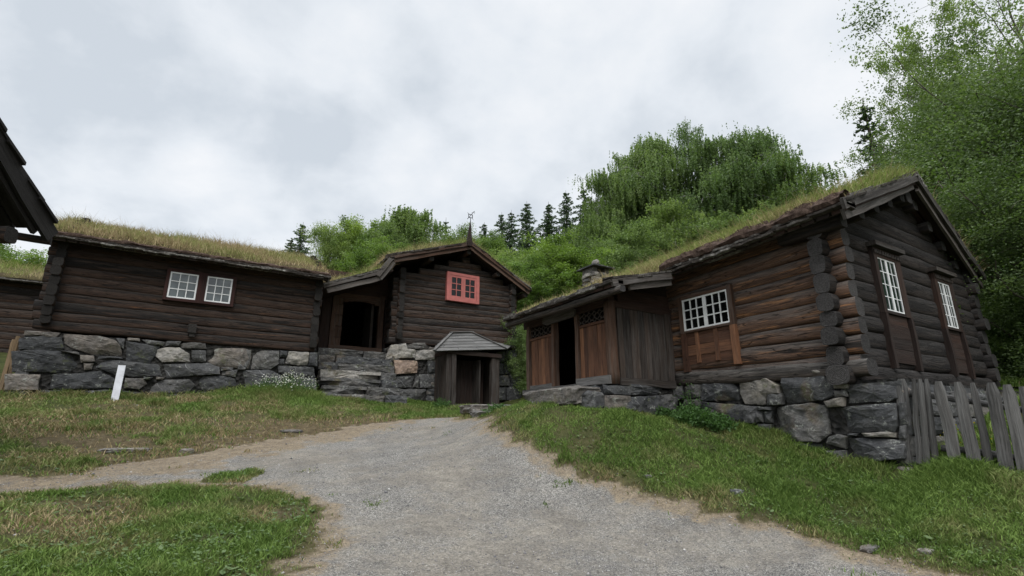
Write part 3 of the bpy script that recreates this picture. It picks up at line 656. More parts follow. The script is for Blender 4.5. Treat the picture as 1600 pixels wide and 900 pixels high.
# ================================================================== LEFT LOG HOUSE
M = MATS
def left_house():
    h = empty('log_house', (-.2, 19.5, 2.5), 'long low dark log house with two small white windows side by side', 'house', 'turf roofed log houses')
    wm = [M['log_dark'], M['log_end_dark']]
    YF = 17.1; x0, x1 = -3.42, 3.02
    wall_mesh('log_wall', h, (x0, YF), (x1, YF), 2.50, 2.44, 4.92, 4.88, 10, (0, -1), wm, ext=(.26, .10))
    wall_mesh('log_wall', h, (x0, YF), (x0, 22), 2.50, 2.50, 4.92, 4.92, 10, (-1, 0), wm, shift=.5, ext=(.30, .2))
    wall_mesh('log_wall', h, (x1, YF), (x1, 22), 2.44, 2.44, 4.88, 4.88, 10, (1, 0), wm, shift=.5, ext=(.14, .2))
    wall_mesh('log_wall', h, (x0, 22), (x1, 22), 2.50, 2.44, 4.92, 4.88, 9, (0, 1), wm)
    for X, nx in ((x0, -1), (x1, 1)):
        g = MB()
        for k in range(5):
            z = 4.98+k*.25; hw = (6.45-z)/.46*.9
            if hw > .2: log(g, (X, 19.5-min(hw, 2.6), z), (X, 19.5+min(hw, 2.6), z), V((nx, 0, 0)), .1, .135, random.random())
        g.build('gable_logs', wm, h, smooth=True)
    # foundation
    O = V((0, 17, 0)); N = V((0, -1, 0)); mb = MB(); t2 = ztrans(0, 440, 1/3.)
    P2 = [([(110,228),(285,238),(262,262),(108,250)],.55),([(85,262),(200,256),(290,262),(298,312),(280,325),(82,318)],.1),
     ([(292,242),(470,255),(545,275),(565,300),(575,350),(440,345),(330,310),(300,290)],.62),([(48,325),(185,320),(360,330),(372,345),(385,420),(350,430),(50,420)],.05),
     ([(378,345),(440,347),(445,375),(380,382)],.6),([(390,382),(440,382),(430,412),(395,415)],.6),([(20,432),(190,435),(178,508),(22,512)],.64),
     ([(198,435),(400,428),(470,420),(540,455),(535,500),(300,505),(185,500)],.08),([(440,375),(500,360),(700,385),(762,385),(768,440),(640,448),(540,440),(450,400)],.2),
     ([(590,280),(740,300),(770,290),(725,350),(700,385),(590,375)],.12),([(540,262),(585,265),(580,318),(560,300)],.3),([(596,262),(655,265),(655,280),(600,275)],.7),
     ([(660,268),(775,283),(765,300),(690,292)],.35),([(780,278),(850,280),(840,300),(775,302)],.4),([(730,320),(780,305),(840,308),(890,340),(890,375),(760,378),(728,350)],.86),
     ([(840,292),(900,283),(965,290),(968,315),(850,312)],.5),([(897,322),(965,320),(965,375),(900,378)],.3),([(975,310),(1178,312),(1180,350),(1165,408),(1010,402),(970,370)],.58),
     ([(765,388),(980,380),(1028,400),(1030,435),(850,445),(780,452)],.25),([(1033,402),(1095,402),(1090,415),(1035,418)],.4),([(1040,420),(1115,412),(1105,448),(1040,440)],.35),
     ([(585,452),(680,452),(690,480),(650,505),(580,500)],.5),([(672,445),(720,448),(700,462),(675,458)],.2),([(730,445),(775,450),(760,460),(730,458)],.6),
     ([(700,470),(760,460),(890,458),(915,480),(915,520),(680,525)],.38),([(895,445),(1040,440),(1105,455),(1110,490),(1050,505),(920,515)],.2),
     ([(20,515),(150,512),(160,570),(20,575)],.2),([(160,512),(300,508),(330,560),(165,570)],.1),([(330,512),(560,505),(570,560),(340,570)],.3),([(575,510),(690,525),(690,570),(580,570)],.1),
     ([(695,528),(915,525),(915,575),(700,575)],.2),([(920,518),(1110,505),(1120,570),(925,575)],.3),([(282,325),(370,330),(374,344),(300,330)],.4),([(445,345),(560,352),(580,360),(450,362)],.15)]
    stones_px(mb, P2, t2, ('Y', 17), O, UX, N)
    t3 = ztrans(380, 340, .35556)
    P3 = [([(-20,570),(38,580),(28,640),(8,668),(-25,668)],.4),([(42,582),(158,585),(155,645),(120,668),(34,665)],.42),([(160,585),(195,587),(192,615),(160,612)],.2),([(158,618),(182,620),(180,645),(158,645)],.3),
     ([(200,588),(290,592),(285,648),(240,650),(185,640)],.8),([(292,592),(328,592),(326,655),(288,650)],.15),([(150,650),(310,658),(320,700),(200,700),(155,680)],.32),
     ([(-30,670),(110,668),(150,685),(180,700),(180,745),(60,760),(-30,755)],.25),([(185,705),(322,703),(325,790),(190,790)],.2),([(-30,760),(180,750),(185,800),(-30,810)],.15)]
    stones_px(mb, P3, t3, ('Y', 17), O, UX, N)
    rubble(mb, V((-3.75, 17, 0)), UY, V((-1, 0, 0)), .05, 5, .6, 2.45)
    rubble(mb, V((0, 22, 0)), UX, V((0, 1, 0)), -3.7, 3.2, 1.2, 2.45)
    mb.build('foundation', M['stone'], h)
    backing('foundation_core', h, [(O, UX, N, -3.72, 3.15, -.2, 2.43, -4.9, -.07)])
    # hanging wooden peg bracket
    b = MB(); c = atY(301, 517, 16.93); obox(b, c, UX, N, -.10, .10, -.05, .19, -.05, .10, jit=.02); obox(b, c, UX, N, -.07, .07, -.17, -.04, -.03, .07, jit=.02); b.build('beam_end', M['log_end_dark'], h)
    # windows
    N = V((0, -1, 0)); O = V((0, 17.0, 0))
    window(h, O, UX, N, -1.01, -.32, 3.65, 4.40, 'dark_red_board', 'white_paint', 'glass_curtain', 1, 3, 3, outer=(-1.10, -.215, 3.57, 4.48), proud=.10)
    window(h, O, UX, N, -.10, .56, 3.65, 4.41, 'dark_red_board', 'white_paint', 'glass_curtain', 1, 3, 3, outer=(-.213, .66, 3.57, 4.48), proud=.10)
    # roof
    E0, E1 = (-3.78, 16.52, 4.80), (3.22, 16.52, 4.76); R0, R1 = (-3.95, 19.5, 6.02), (3.12, 19.5, 6.05); B0, B1 = (-3.78, 22.6, 4.8), (3.15, 22.6, 4.8)
    mb = MB(); deck(mb, E0, E1, R0, R1); deck(mb, B0, B1, R0, R1); r = mb.build('roof', M['board_dark'], h)
    roof_side(r, E0, E1, R0, R1, seed=2, gh=(.05, .30), dens=800, dryf=.74, thick=.21)
    roof_side(r, B0, B1, R0, R1, seed=3, gh=(.14, .36), dens=250, dryf=.5)
    eave_edge(r, E0, E1, (0, -1, 0), layers=4, rag=.045); moss_roll(r, E0, E1, (0, -1, 0), r=.055, z=.11)
    for E, RR in ((E0, R0), (E1, R1)):
        one_beam(r, 'board_verge', V(E)+V((0, 0, .02)), V(RR)+V((0, 0, .05)), .06, .20)
        one_beam(r, 'board_verge', V(E)*.999+V((0, 0, -.1)), V(RR)*1.0+V((0, 0, -.10)), .05, .14)
    return h
left_house()

# ================================================================== MIDDLE GABLED HOUSE
def mid_house():
    h = empty('log_house', (8.5, 20.5, 3.15), 'dark gabled log house with one coral red window and an iron vane on its peak', 'house', 'turf roofed log houses')
    wm = [M['log_mid'], M['log_end_dark']]
    x0, x1, YF = 6.12, 10.98, 18.1
    tilt = lambda s_: s_
    def clip(z):
        l = (z-5.72)/.41+x0-.3; r = x1+.2-(z-5.86)/.47
        return (l-x0, r-x0) if r-l > .25 else None
    wall_mesh('log_wall', h, (x0, YF), (x1, YF), 3.12, 3.26, 5.86, 6.0, 11, (0, -1), wm, ext=(.28, .28), clip=clip, extra_rows=6)
    wall_mesh('log_wall', h, (x0, YF), (x0, 23.5), 3.12, 3.12, 5.86, 5.86, 11, (-1, 0), wm, shift=.5, ext=(.30, .2))
    wall_mesh('log_wall', h, (x1, YF), (x1, 23.5), 3.2, 3.2, 5.95, 5.95, 11, (1, 0), wm, shift=.5, ext=(.28, .2))
    wall_mesh('log_wall', h, (x0, 23.5), (x1, 23.5), 3.12, 3.26, 5.86, 6.0, 11, (0, 1), wm, clip=clip, extra_rows=6)
    # foundation
    O = V((0, 18, 0)); N = V((0, -1, 0)); mb = MB(); t4 = ztrans(560, 320, .37783)
    P4 = [([(200,568),(305,572),(308,598),(240,596),(205,590)],.5),([(135,580),(195,572),(203,595),(236,600),(235,632),(150,636),(118,640)],.88),([(240,600),(312,600),(312,642),(235,640)],.82),
     ([(314,618),(350,620),(350,642),(314,642)],.3),([(145,642),(278,645),(283,692),(150,702)],.97,dict(bulge=.02)),([(100,645),(142,650),(145,705),(104,712)],.2),([(285,645),(350,643),(352,690),(290,695)],.15),
     ([(112,712),(238,706),(225,754),(116,760)],.3),([(240,706),(252,710),(248,757),(228,754)],.4),([(254,700),(352,698),(352,758),(255,757)],.28),([(118,762),(278,762),(285,822),(118,826)],.38),
     ([(287,762),(352,760),(350,786),(290,786)],.2),([(288,790),(350,790),(350,830),(292,830)],.25),
     ([(565,610),(602,605),(605,648),(570,652)],.3),([(606,603),(655,600),(657,640),(610,646)],.15),([(600,652),(665,645),(670,695),(608,700)],.05),([(565,655),(598,654),(602,700),(565,702)],.2),
     ([(560,705),(620,705),(625,748),(560,750)],.3),([(625,700),(670,698),(670,748),(630,749)],.1),([(560,755),(610,752),(610,808),(560,810)],.2),([(612,752),(670,750),(672,806),(615,808)],.05)]
    stones_px(mb, P4, t4, ('Y', 18), O, UX, N)
    rubble(mb, O, UX, N, 7.35, 10.0, .8, 3.1); rubble(mb, O, UX, N, 6.0, 11.15, .5, .82)
    rubble(mb, V((5.98, 18, 0)), UY, V((-1, 0, 0)), .0, 1.3, .8, 3.08); rubble(mb, V((11.15, 18, 0)), UY, V((1, 0, 0)), 0, 5.5, .8, 3.2)
    mb.build('foundation', M['stone'], h)
    backing('foundation_core', h, [(O, UX, N, 6.04, 11.1, -.2, 3.06, -5.4, -.07)])
    window(h, V((0, 18, 0)), UX, N, 8.07, 9.27, 5.10, 6.04, 'red_paint', 'red_paint', 'glass_dark', 2, 2, 3, outer=(7.95, 9.39, 4.98, 6.15), proud=.13, sashw=.09, mw=.03, label='coral red double window')
    # roof
    AP = V((8.72, 17.42, 7.26)); LE = V((5.32, 17.22, 6.02)); RE = V((11.72, 17.68, 5.86)); bk = V((0, 6.4, 0))
    mb = MB(); deck(mb, LE, LE+bk, AP, AP+bk); deck(mb, RE, RE+bk, AP, AP+bk)
    r = mb.build('roof', M['board_dark'], h)
    roof_side(r, LE, LE+bk, AP, AP+bk, seed=5, gh=(.12, .34), dens=500, dryf=.5, thick=.2)
    roof_side(r, RE, RE+bk, AP, AP+bk, seed=6, gh=(.12, .34), dens=500, dryf=.45, thick=.2)
    for E in (LE, RE):
        o = V((-1 if E is LE else 1, 0, 0)); eave_edge(r, E, E+bk, o, layers=3)
    for E in (LE, RE):
        d = (AP-E).normalized()
        one_beam(r, 'board_frame', E-d*.05+V((0, -.02, .05)), AP+V((0, -.02, .07)), .05, .16, jit=.012); one_beam(r, 'board_frame', E+V((0, .04, -.10)), AP+V((0, .04, -.08)), .05, .18, jit=.01)
    # slabs of bark and flat stones showing on top of the verge
    for E in (LE, RE):
        eave_edge(r, E+V((0, 0, .12)), AP+V((0, 0, .12)), (0, -1, 0), layers=2, rag=.03, name='bark_edge')
    # purlin ends below the roof
    pb = None
    for t, zz in ((.0, 0), (.5, 0), (1., -.02)):
        for E in (LE, RE):
            if t == 1. and E is RE: continue
            p = E.lerp(AP, t*.96+.04); one_log(h, wm, p+V((0, .12, -.26)), p+V((0, 1.3, -.26)), UX, .09, .09)
    # finial
    fb = MB(); base = atY(733, 380, 17.36); tip = atY(735, 345, 17.36); bt = base+V((0, 0, -.12)); L = (tip-bt).length
    rings = [(0, .09), (.15, .11), (.35, .09), (.6, .06), (.85, .03), (1, .01)]; b0 = 0
    for t, w in rings:
        c = bt.lerp(tip, t)
        for dx, dy in ((-1, -.5), (1, -.5), (1, .5), (-1, .5)): fb.v.append(c+V((dx*w, dy*w, 0)))
    for i in range(len(rings)-1):
        for c in range(4): a = i*4+c; b = i*4+(c+1) % 4; fb.face((a, b, b+4, a+4), ((i*.2, c*.1), (i*.2, c*.1+.1), (i*.2+.2, c*.1+.1), (i*.2+.2, c*.1)), .3)
    fb.build('finial', M['board_dark'], h)
    vn = MB(); c = tip; top = atY(742, 332, 17.36)
    ax = (top-c); 
    post(vn, c-V((0, 0, .1)), c+V((0, 0, .14)), .014, .011, n=6); q = c+V((0, 0, .20)); k = .085
    pts = [q+V((-k, 0, -k*.8)), q+V((k, 0, -k*.8)), q+V((k, 0, k*.9)), q+V((-k, 0, k*.9))]
    for i in range(4): post(vn, pts[i], pts[(i+1) % 4], .014, .014, n=6)
    post(vn, q+V((-.14, 0, -.15)), q+V((.17, 0, .26)), .014, .010, n=6); post(vn, q+V((.05, 0, .16)), q+V((.19, 0, .27)), .008, .004, n=5); post(vn, q+V((.17, 0, .26)), q+V((.19, 0, .14)), .008, .004, n=5)
    post(vn, q+V((-k, 0, k)), q+V((-k-.06, 0, k+.05)), .008, .004, n=5); post(vn, q+V((k, 0, -k)), q+V((k+.06, 0, -k-.06)), .008, .004, n=5)
    vn.build('weather_vane', [M['iron'], M['iron']], h)
    # recess between the houses: door wall, low roof
    rb = MB(); Y = 19.3; O = V((0, Y, 0))
    obox(rb, O, UX, N, 3.05, 3.62, 2.7, 5.2, -.1, .0, mat=0); obox(rb, O, UX, N, 3.62, 3.95, 2.75, 5.3, -.08, .04); obox(rb, O, UX, N, 5.98, 6.08, 2.75, 5.9, -.1, .02)
    obox(rb, O, UX, N, 3.05, 6.08, 5.02, 5.9, -.12, .03, along=0)
    rb.build('plank_wall', M['board_dark'], h)
    fr = MB()
    obox(fr, O, UX, N, 3.96, 4.14, 2.85, 5.12, -.1, .10, jit=.012); obox(fr, O, UX, N, 5.72, 5.92, 2.85, 5.12, -.1, .10, jit=.012)
    for i in range(5): z = 2.95+i*.42; obox(fr, O, UX, N, 4.14, 4.36+.015*(i % 2), z, z+.40, -.1, .05, jit=.01, along=1)
    obox(fr, O, UX, N, 4.14, 5.72, 4.86, 5.06, -.1, .09, jit=.01)
    # curved head
    for i in range(8): a = 4.38+i*.17; zc = 4.86-.09*abs((i-3.5)/3.5)**2; obox(fr, O, UX, N, a, a+.168, zc-.04, 4.87, -.09, .05, jit=.003)
    obox(fr, O, UX, N, 3.96, 5.92, 2.86, 3.06, -.1, .12, jit=.012, along=0)
    f = fr.build('door_frame', M['board_frame'], h)
    dk = MB(); obox(dk, V((0, 19.45, 0)), UX, N, 5.50, 5.60, 3.06, 4.84, -1.0, -.02, jit=.008); dk.build('open_door', M['board_greybrown'], h)
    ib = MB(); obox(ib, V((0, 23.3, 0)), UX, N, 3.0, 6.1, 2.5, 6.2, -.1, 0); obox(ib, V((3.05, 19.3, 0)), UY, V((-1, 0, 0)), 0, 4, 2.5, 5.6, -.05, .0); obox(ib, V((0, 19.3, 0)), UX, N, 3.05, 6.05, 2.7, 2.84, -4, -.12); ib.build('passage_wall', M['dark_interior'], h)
    # recess roof
    T0, T1 = V((5.55, 17.28, 5.66)), V((5.95, 23.3, 5.75)); L0, L1 = V((3.22, 17.12, 4.60)), V((3.22, 23.3, 4.65))
    mb = MB(); deck(mb, L0, L1, T0, T1, .06); r2 = mb.build('side_roof', M['board_dark'], h)
    roof_side(r2, L0, L1, T0, T1, seed=9, gh=(.16, .36), dens=1500, dryf=.6, thick=.18)
    one_beam(r2, 'board_verge', L0+V((-.05, -.03, .05)), V((5.12, 17.22, 5.50)), .06, .17, jit=.012); one_beam(r2, 'board_verge', L0+V((.1, .03, -.10)), V((5.15, 17.28, 5.28)), .06, .16, jit=.012)
    one_beam(r2, 'board_verge', (4.98, 17.2, 5.30), (5.42, 17.2, 6.02), .07, .15, jit=.015); one_beam(r2, 'board_verge', (5.10, 17.26, 5.22), (5.56, 17.26, 5.92), .07, .13, jit=.015)
    eave_edge(r2, L0+V((0, 0, .12)), V((5.12, 17.22, 5.58)), (0, -1, 0), layers=2, rag=.04)
    return h
mid_house()

def steps():
    t = empty('stone_steps', (4.7, 17.5, .9), 'broad flight of rough grey stone steps up to the dark open doorway', 'steps')
    n = 7; zs = [.90+i*(2.80-.90)/n for i in range(n+1)]
    for i in range(n):
        mb = MB(); y = 16.72+i*.26; O = V((0, y, 0)); N = V((0, -1, 0)); s = 3.42+(.04 if i < 2 else 0)+random.uniform(-.02, .02); e = 6.0 if i > 0 else 6.15
        z0, z1 = zs[i], zs[i+1]
        cuts = [s]+sorted(random.uniform(s+.5, e-.5) for _ in range(random.choice([1, 2, 2])))+[e]
        for a, b in zip(cuts[:-1], cuts[1:]):
            if b-a < .08: continue
            j = lambda: random.uniform(0, .025)
            r_ = random.choice([.25, .38, .45, .55, .5]) if i != 3 or a > s+.1 else .85
            zb = z0-(.15 if i == 0 else 0)
            stone(mb, [(a+.004, zb+.004), ((a+b)/2, zb), (b-.006, zb+.004), (b-.004, z1-.01-j()), (b-(b-a)*.3, z1-j()), ((a+b)/2, z1-j()*.7), (a+.3*(b-a), z1-j()), (a+.004+j(), z1-.01-j())], O, UX, N, r_, depth=.5, bulge=.025, rough=.035, proud=random.uniform(-.03, .03))
            obox(mb, O, UX, N, a+.01, b-.01, z1-.12, z1-.02+random.uniform(-.006, .004), -.46, -.04, jit=.008, rnd=r_)
        mb.build('step', M['stone'], t)
    mb = MB(); obox(mb, V((0, 18.6, 0)), UX, V((0, -1, 0)), 3.2, 6.0, 2.3, 2.78, -.7, .02, jit=.02, rnd=.4); rubble(mb, V((3.42, 16.8, 0)), UY, V((-1, 0, 0)), 0, 1.7, .6, 1.2)
    mb.build('landing', M['stone'], t)
    backing('core', t, [(V((0, 17.6, 0)), UX, V((0, -1, 0)), 3.5, 6.0, .2, 1.5, -1, .1), (V((0, 18.2, 0)), UX, V((0, -1, 0)), 3.5, 6.0, .2, 2.3, -1, .1)])
steps()

def cellar_porch():
    t = empty('cellar_porch', (8.7, 17.2, 1.0), 'small plank porch with hipped grey board roof below the red window', 'porch')
    N = V((0, -1, 0)); YF = 16.82
    zb, ze = .92, 2.80
    # roof : hip against the wall
    A0 = V((7.72, 17.95, 3.56)); A1 = V((8.75, 17.95, 3.62)); B0 = V((8.10, 17.2, 3.50)); 
    eL0 = atY(678, 549, 16.62); eR0 = atY(792, 546, 16.70); eL1 = atY(681, 541, 17.98); eR1 = atY(799, 541, 17.98); top0 = atY(706, 521, 17.3); top1 = atY(736, 520, 17.3); topw0 = V((top0.x+.1, 17.98, top0.z+.03)); topw1 = V((top1.x+.1, 17.98, top1.z+.03))
    mb = MB()
    def slope(a, b, c, d, rows=6):
        """courses of overlapping horizontal boards; a-b eave, d-c top"""
        for i in range(rows):
            t0, t1 = i/rows, (i+1)/rows+.06
            p0, p1 = a.lerp(d, t0), b.lerp(c, t0); q0, q1 = a.lerp(d, min(1, t1)), b.lerp(c, min(1, t1)); nn = (p1-p0).cross(q0-p0).normalized(); nn = nn if nn.z > 0 else -nn
            lf = nn*.028
            s = 0; cuts = [0]+sorted(random.random() for _ in range(2))+[1]
            for u, w in zip(cuts[:-1], cuts[1:]):
                w2 = w-.004; base = len(mb.v); r = random.random()
                P = [p0.lerp(p1, u)+lf, p0.lerp(p1, w2)+lf, q0.lerp(q1, w2)+lf*.2, q0.lerp(q1, u)+lf*.2]; mb.v.extend(P+[x-nn*.03 for x in P])
                l = (P[1]-P[0]).length
                for f in ((0, 1, 2, 3), (0, 4, 5, 1), (3, 2, 6, 7), (0, 3, 7, 4), (1, 5, 6, 2), (7, 6, 5, 4)):
                    mb.face(tuple(base+k for k in f), [((l if k % 4 in (1, 2) else 0)+r*9, (.2 if k % 4 in (2, 3) else 0)+(.03 if k > 3 else 0)+r*3) for k in f], r)
    slope(eL0, eR0, top1, top0); slope(eL1, eL0, top0, topw0); slope(eR0, eR1, topw1, top1); slope(top0, top1, topw1, topw0, 1)
    for a, b in ((eL0, top0), (eR0, top1), (top0-V((.08, 0, 0)), top1+V((.1, 0, 0)))): beam(mb, a+V((0, -.01, .045)), b+V((0, -.01, .05)), .11, .025)
    mb.build('roof', M['board_pale'], t)
    # posts, walls
    pL, pR = V((7.78, YF, 0)), V((9.42, YF+.02, 0))
    zt = 2.84
    for p in (pL, pR):
        b = MB(); obox(b, p, UX, N, -.02, .15, zb, zt, -.12, .06, jit=.018); b.build('post', M['board_greybrown'], t)
    b = MB(); obox(b, V((0, YF, 0)), UX, N, 7.55, 9.8, 2.70, 2.84, -.1, .08, jit=.01); 
    obox(b, V((7.60, YF, 0)), UY, V((-1, 0, 0)), 0, 1.15, 2.70, 2.84, -.1, .03); obox(b, V((9.72, YF, 0)), UY, V((1, 0, 0)), 0, 1.15, 2.74, 2.86, -.1, .03); b.build('plate_beam', M['board_dark'], t)
    for k, (x, nx) in enumerate(((7.62, -1), (9.68, 1))):
        b = MB(); 
        for i in range(5): obox(b, V((x, YF, 0)), UY, V((nx, 0, 0)), .0+i*.22, .215+i*.22, zb-.1, 2.74, -.02, .015+.01*(i % 2), along=1)
        b.build('side_wall', M['board_greybrown'], t)
    b = MB()
    for i in range(1): obox(b, V((0, YF, 0)), UX, N, 7.57, 7.755, zb-.05, 2.76, -.03, .01, along=1)
    b.build('front_board', M['board_greybrown'], t); b = MB()
    obox(b, V((0, YF, 0)), UX, N, 9.58, 9.74, zb-.05, 2.78, -.03, .01, along=1); b.build('front_board', M['board_greybrown'], t)
    b = MB(); x = 7.9
    for i in range(8): obox(b, V((0, 17.55, 0)), UX, N, x, x+.19, zb, 2.62, -.03, .01*(i % 2), along=1, rnd=random.random()*.6); x += .195
    b.build('door', M['board_dark'], t)
    b = MB(); obox(b, V((9.0, YF+.15, 0)), UY, V((-1, 0, 0)), 0, .6, zb+.05, 2.6, -.02, .02, along=1); b.build('open_leaf', M['board_greybrown'], t)
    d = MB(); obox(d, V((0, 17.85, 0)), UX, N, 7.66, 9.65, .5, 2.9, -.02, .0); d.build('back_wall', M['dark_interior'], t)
cellar_porch()
b = MB(); obox(b, V((0, 16.5, 0)), UX, V((0, -1, 0)), 7.86, 9.15, .78, .93, -.15, .12, jit=.02); o = b.build('door_step', M['board_grey']); tag(o, 'weathered timber step lying in front of the cellar porch', 'step')

# ================================================================== RIGHT LOG HOUSE
def right_house():
    h = empty('log_house', (11.3, 7.2, .85), 'big brown log house nearest on the right, with a tall gable and boarded porch', 'house', 'turf roofed log houses')
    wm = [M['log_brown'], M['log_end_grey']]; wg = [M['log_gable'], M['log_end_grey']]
    X = 8.6; Y0, Y1 = 4.1, 10.5; X1 = 14.15; NX = V((-1, 0, 0)); NY = V((0, -1, 0))
    wall_mesh('log_wall', h, (X, Y0), (X, Y1), .84, 1.02, 3.42, 3.22, 9, (-1, 0), wm, ext=(.30, .2), rt=.12, bul=.24)
    def clip(z):
        l = X-.3+(z-3.33)/.44; r = X1+.3-(z-3.30)/.46
        return (l-X, r-X) if r-l > .3 else None
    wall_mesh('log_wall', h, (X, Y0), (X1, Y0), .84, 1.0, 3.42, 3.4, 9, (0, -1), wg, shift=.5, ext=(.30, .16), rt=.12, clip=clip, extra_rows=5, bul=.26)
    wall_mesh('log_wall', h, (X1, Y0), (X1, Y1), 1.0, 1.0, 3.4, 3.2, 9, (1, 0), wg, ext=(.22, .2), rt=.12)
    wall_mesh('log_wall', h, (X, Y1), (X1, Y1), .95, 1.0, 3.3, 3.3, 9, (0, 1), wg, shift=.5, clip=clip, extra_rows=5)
    # bottom sill log, greyer and stouter, and the bulky foot of the corner
    b = MB(); log(b, (X-.03, Y0-.38, .93), (X-.03, 7.35, 1.04), NX, .15, .135, .3, bulge0=.3); b.build('sill_log', [M['log_sill'], M['log_end_grey']], h, smooth=True)
    b = MB(); log(b, (X-.30, Y0, .84), (X1+.3, Y0, .92), NY, .16, .16, .7, bulge0=.3, bulge1=.3); b.build('sill_log', [M['log_gable'], M['log_end_grey']], h, smooth=True)
    # long wall window with panel under it
    O = V((X-.02, 0, 0)); S = UY
    outer = (5.80, 7.07, 1.94, 2.70)
    w = window(h, O, S, NX, 5.90, 6.98, 1.985, 2.64, 'board_frame', 'white_paint', 'glass_dark', 2, 3, 3, outer=outer, proud=.17, sashw=.035, mw=.022)
    b = MB(); zz = 1.30
    while zz < 1.93: hh = min(random.uniform(.14, .22), 1.94-zz); obox(b, O, S, NX, 5.93, 6.95, zz, zz+hh-.004, -.02, .115+random.uniform(0, .012)); zz += hh
    obox(b, O, S, NX, 5.80, 5.92, 1.20, 1.935, -.02, .17); obox(b, O, S, NX, 6.95, 7.07, 1.16, 1.935, -.02, .17); obox(b, O, S, NX, 6.22, 6.30, 1.32, 1.93, .1, .15); obox(b, O, S, NX, 6.66, 6.74, 1.32, 1.93, .1, .145)
    b.build('window_panel', M['board_red'], h)
    # gable windows with carved heads and plank panels
    O = V((0, Y0-.02, 0))
    for (a, b_, z0, z1, oa, ob, pz) in ((9.93, 10.60, 2.01, 2.98, 9.82, 10.80, 1.12), (12.34, 12.90, 1.98, 2.90, 12.22, 13.06, 1.10)):
        window(h, O, UX, NY, a, b_, z0, z1, 'board_dark', 'white_paint', 'glass_teal', 2, 2, 4, outer=(oa, ob, z0-.05, z1+.16), proud=.17, sashw=.026, mw=.014, thin=True)
        c = MB(); obox(c, O, UX, NY, oa-.06, ob+.06, z1+.17, z1+.25, -.02, .26, jit=.008); k = int((ob-oa)/.06)
        for i in range(k): q = oa+(ob-oa)*(i+.5)/k; obox(c, O, UX, NY, q-.018, q+.018, z1+.05, z1+.12, .165, .195, jit=.003)
        c.build('window_head', M['board_greybrown'], h)
        c = MB(); z = pz
        while z < z0-.06: hh = min(random.uniform(.18, .28), z0-.055-z); obox(c, O, UX, NY, oa+.1, ob-.1, z, z+hh-.004, -.02, .12+random.uniform(0, .012)); z += hh
        obox(c, O, UX, NY, oa-.02, oa+.07, pz-.1, z0-.055, -.02, .18, jit=.012); obox(c, O, UX, NY, ob-.07, ob+.02, pz-.1, z0-.055, -.02, .18, jit=.012)
        c.build('window_panel', M['board_dark'], h)
    # ---- foundation
    mb = MB(); O = V((8.45, 0, 0)); t8 = ztrans(1100, 480, .42230)
    P8 = [([(-5,285),(100,280),(122,300),(122,345),(-5,348)],.1),([(122,268),(235,262),(280,290),(282,318),(235,322),(228,362),(145,360),(126,320)],.72),([(237,322),(290,318),(292,360),(232,364)],.35),
     ([(290,250),(440,245),(475,285),(478,325),(440,345),(290,360)],.2),([(398,233),(452,233),(445,248),(400,244)],.75),([(455,238),(520,232),(522,256),(460,260)],.74),([(478,264),(528,262),(532,302),(482,303)],.7),
     ([(480,308),(520,306),(530,330),(485,333)],.45),([(440,348),(518,334),(515,366),(455,372)],.7),([(532,302),(600,285),(705,290),(710,335),(680,350),(530,357)],.12),
     ([(468,376),(600,360),(712,353),(720,440),(705,463),(478,467)],.18),([(252,372),(400,352),(450,362),(465,470),(425,500),(330,498),(250,465)],.45),([(188,385),(215,385),(220,427),(190,427)],.35),
     ([(218,385),(250,382),(250,429),(222,429)],.3),([(190,430),(248,432),(246,462),(200,455)],.2),([(200,368),(253,370),(250,381),(200,382)],.3),([(462,480),(500,470),(528,480),(522,525),(452,505)],.4),
     ([(530,467),(575,467),(570,478),(535,478)],.2),([(590,466),(680,460),(712,464),(710,482),(600,480)],.76),([(530,482),(700,488),(745,500),(748,560),(660,570),(530,560)],.25),([(722,440),(745,435),(745,487),(716,483)],.3),
     ([(716,350),(740,350),(747,432),(724,436)],.3),([(250,470),(330,502),(425,505),(448,530),(430,570),(250,520)],.2),([(448,530),(526,530),(528,580),(440,575)],.3),([(150,362),(198,366),(186,430),(150,430)],.3),([(0,350),(148,362),(148,430),(0,430)],.2)]
    P8 = [p if len(p) > 2 else (p[0], p[1], dict(rough=.035, bulge=.04)) for p in P8]
    stones_px(mb, P8, t8, ('X', 8.45), O, UY, NX, depth=.4)
    t5 = ztrans(780, 380, .33333)
    P5 = [([(800,672),(858,665),(862,728),(805,745)],.3),([(862,672),(950,660),(946,722),(870,730)],.42),([(952,665),(1022,660),(1022,742),(955,738)],.12),([(862,732),(953,724),(955,772),(865,772)],.45)]
    stones_px(mb, P5, t5, ('X', 8.45), O, UY, NX, depth=.4)
    rubble(mb, O, UY, NX, 3.4, 7.4, -.9, -.45); rubble(mb, O, UY, NX, 5.6, 7.4, -.45, .1)
    rubble(mb, V((0, 3.35, 0)), UX, NY, 8.5, 14.4, -.9, .62, hmin=.22, hmax=.4, wmax=1.1)
    rubble(mb, V((14.5, 3.4, 0)), UY, UX, 0, 7, -.6, .9, hmin=.3, hmax=.4, wmax=1.3)
    # porch footing: side face and front face
    OS = V((0, 7.3, 0))
    PS = [([(545,662),(585,655),(690,665),(785,675),(785,705),(700,712),(640,712),(548,708)],.12),([(560,720),(680,718),(687,800),(650,825),(558,820)],.05,dict(proud=.05, bulge=.09)),([(690,718),(752,712),(765,745),(758,800),(690,810)],.15),([(757,712),(800,708),(835,730),(830,790),(765,800)],.3)]
    stones_px(mb, PS, t5, ('Y', 7.3), OS, UX, NY, depth=.4)
    OF = V((6.72, 0, 0))
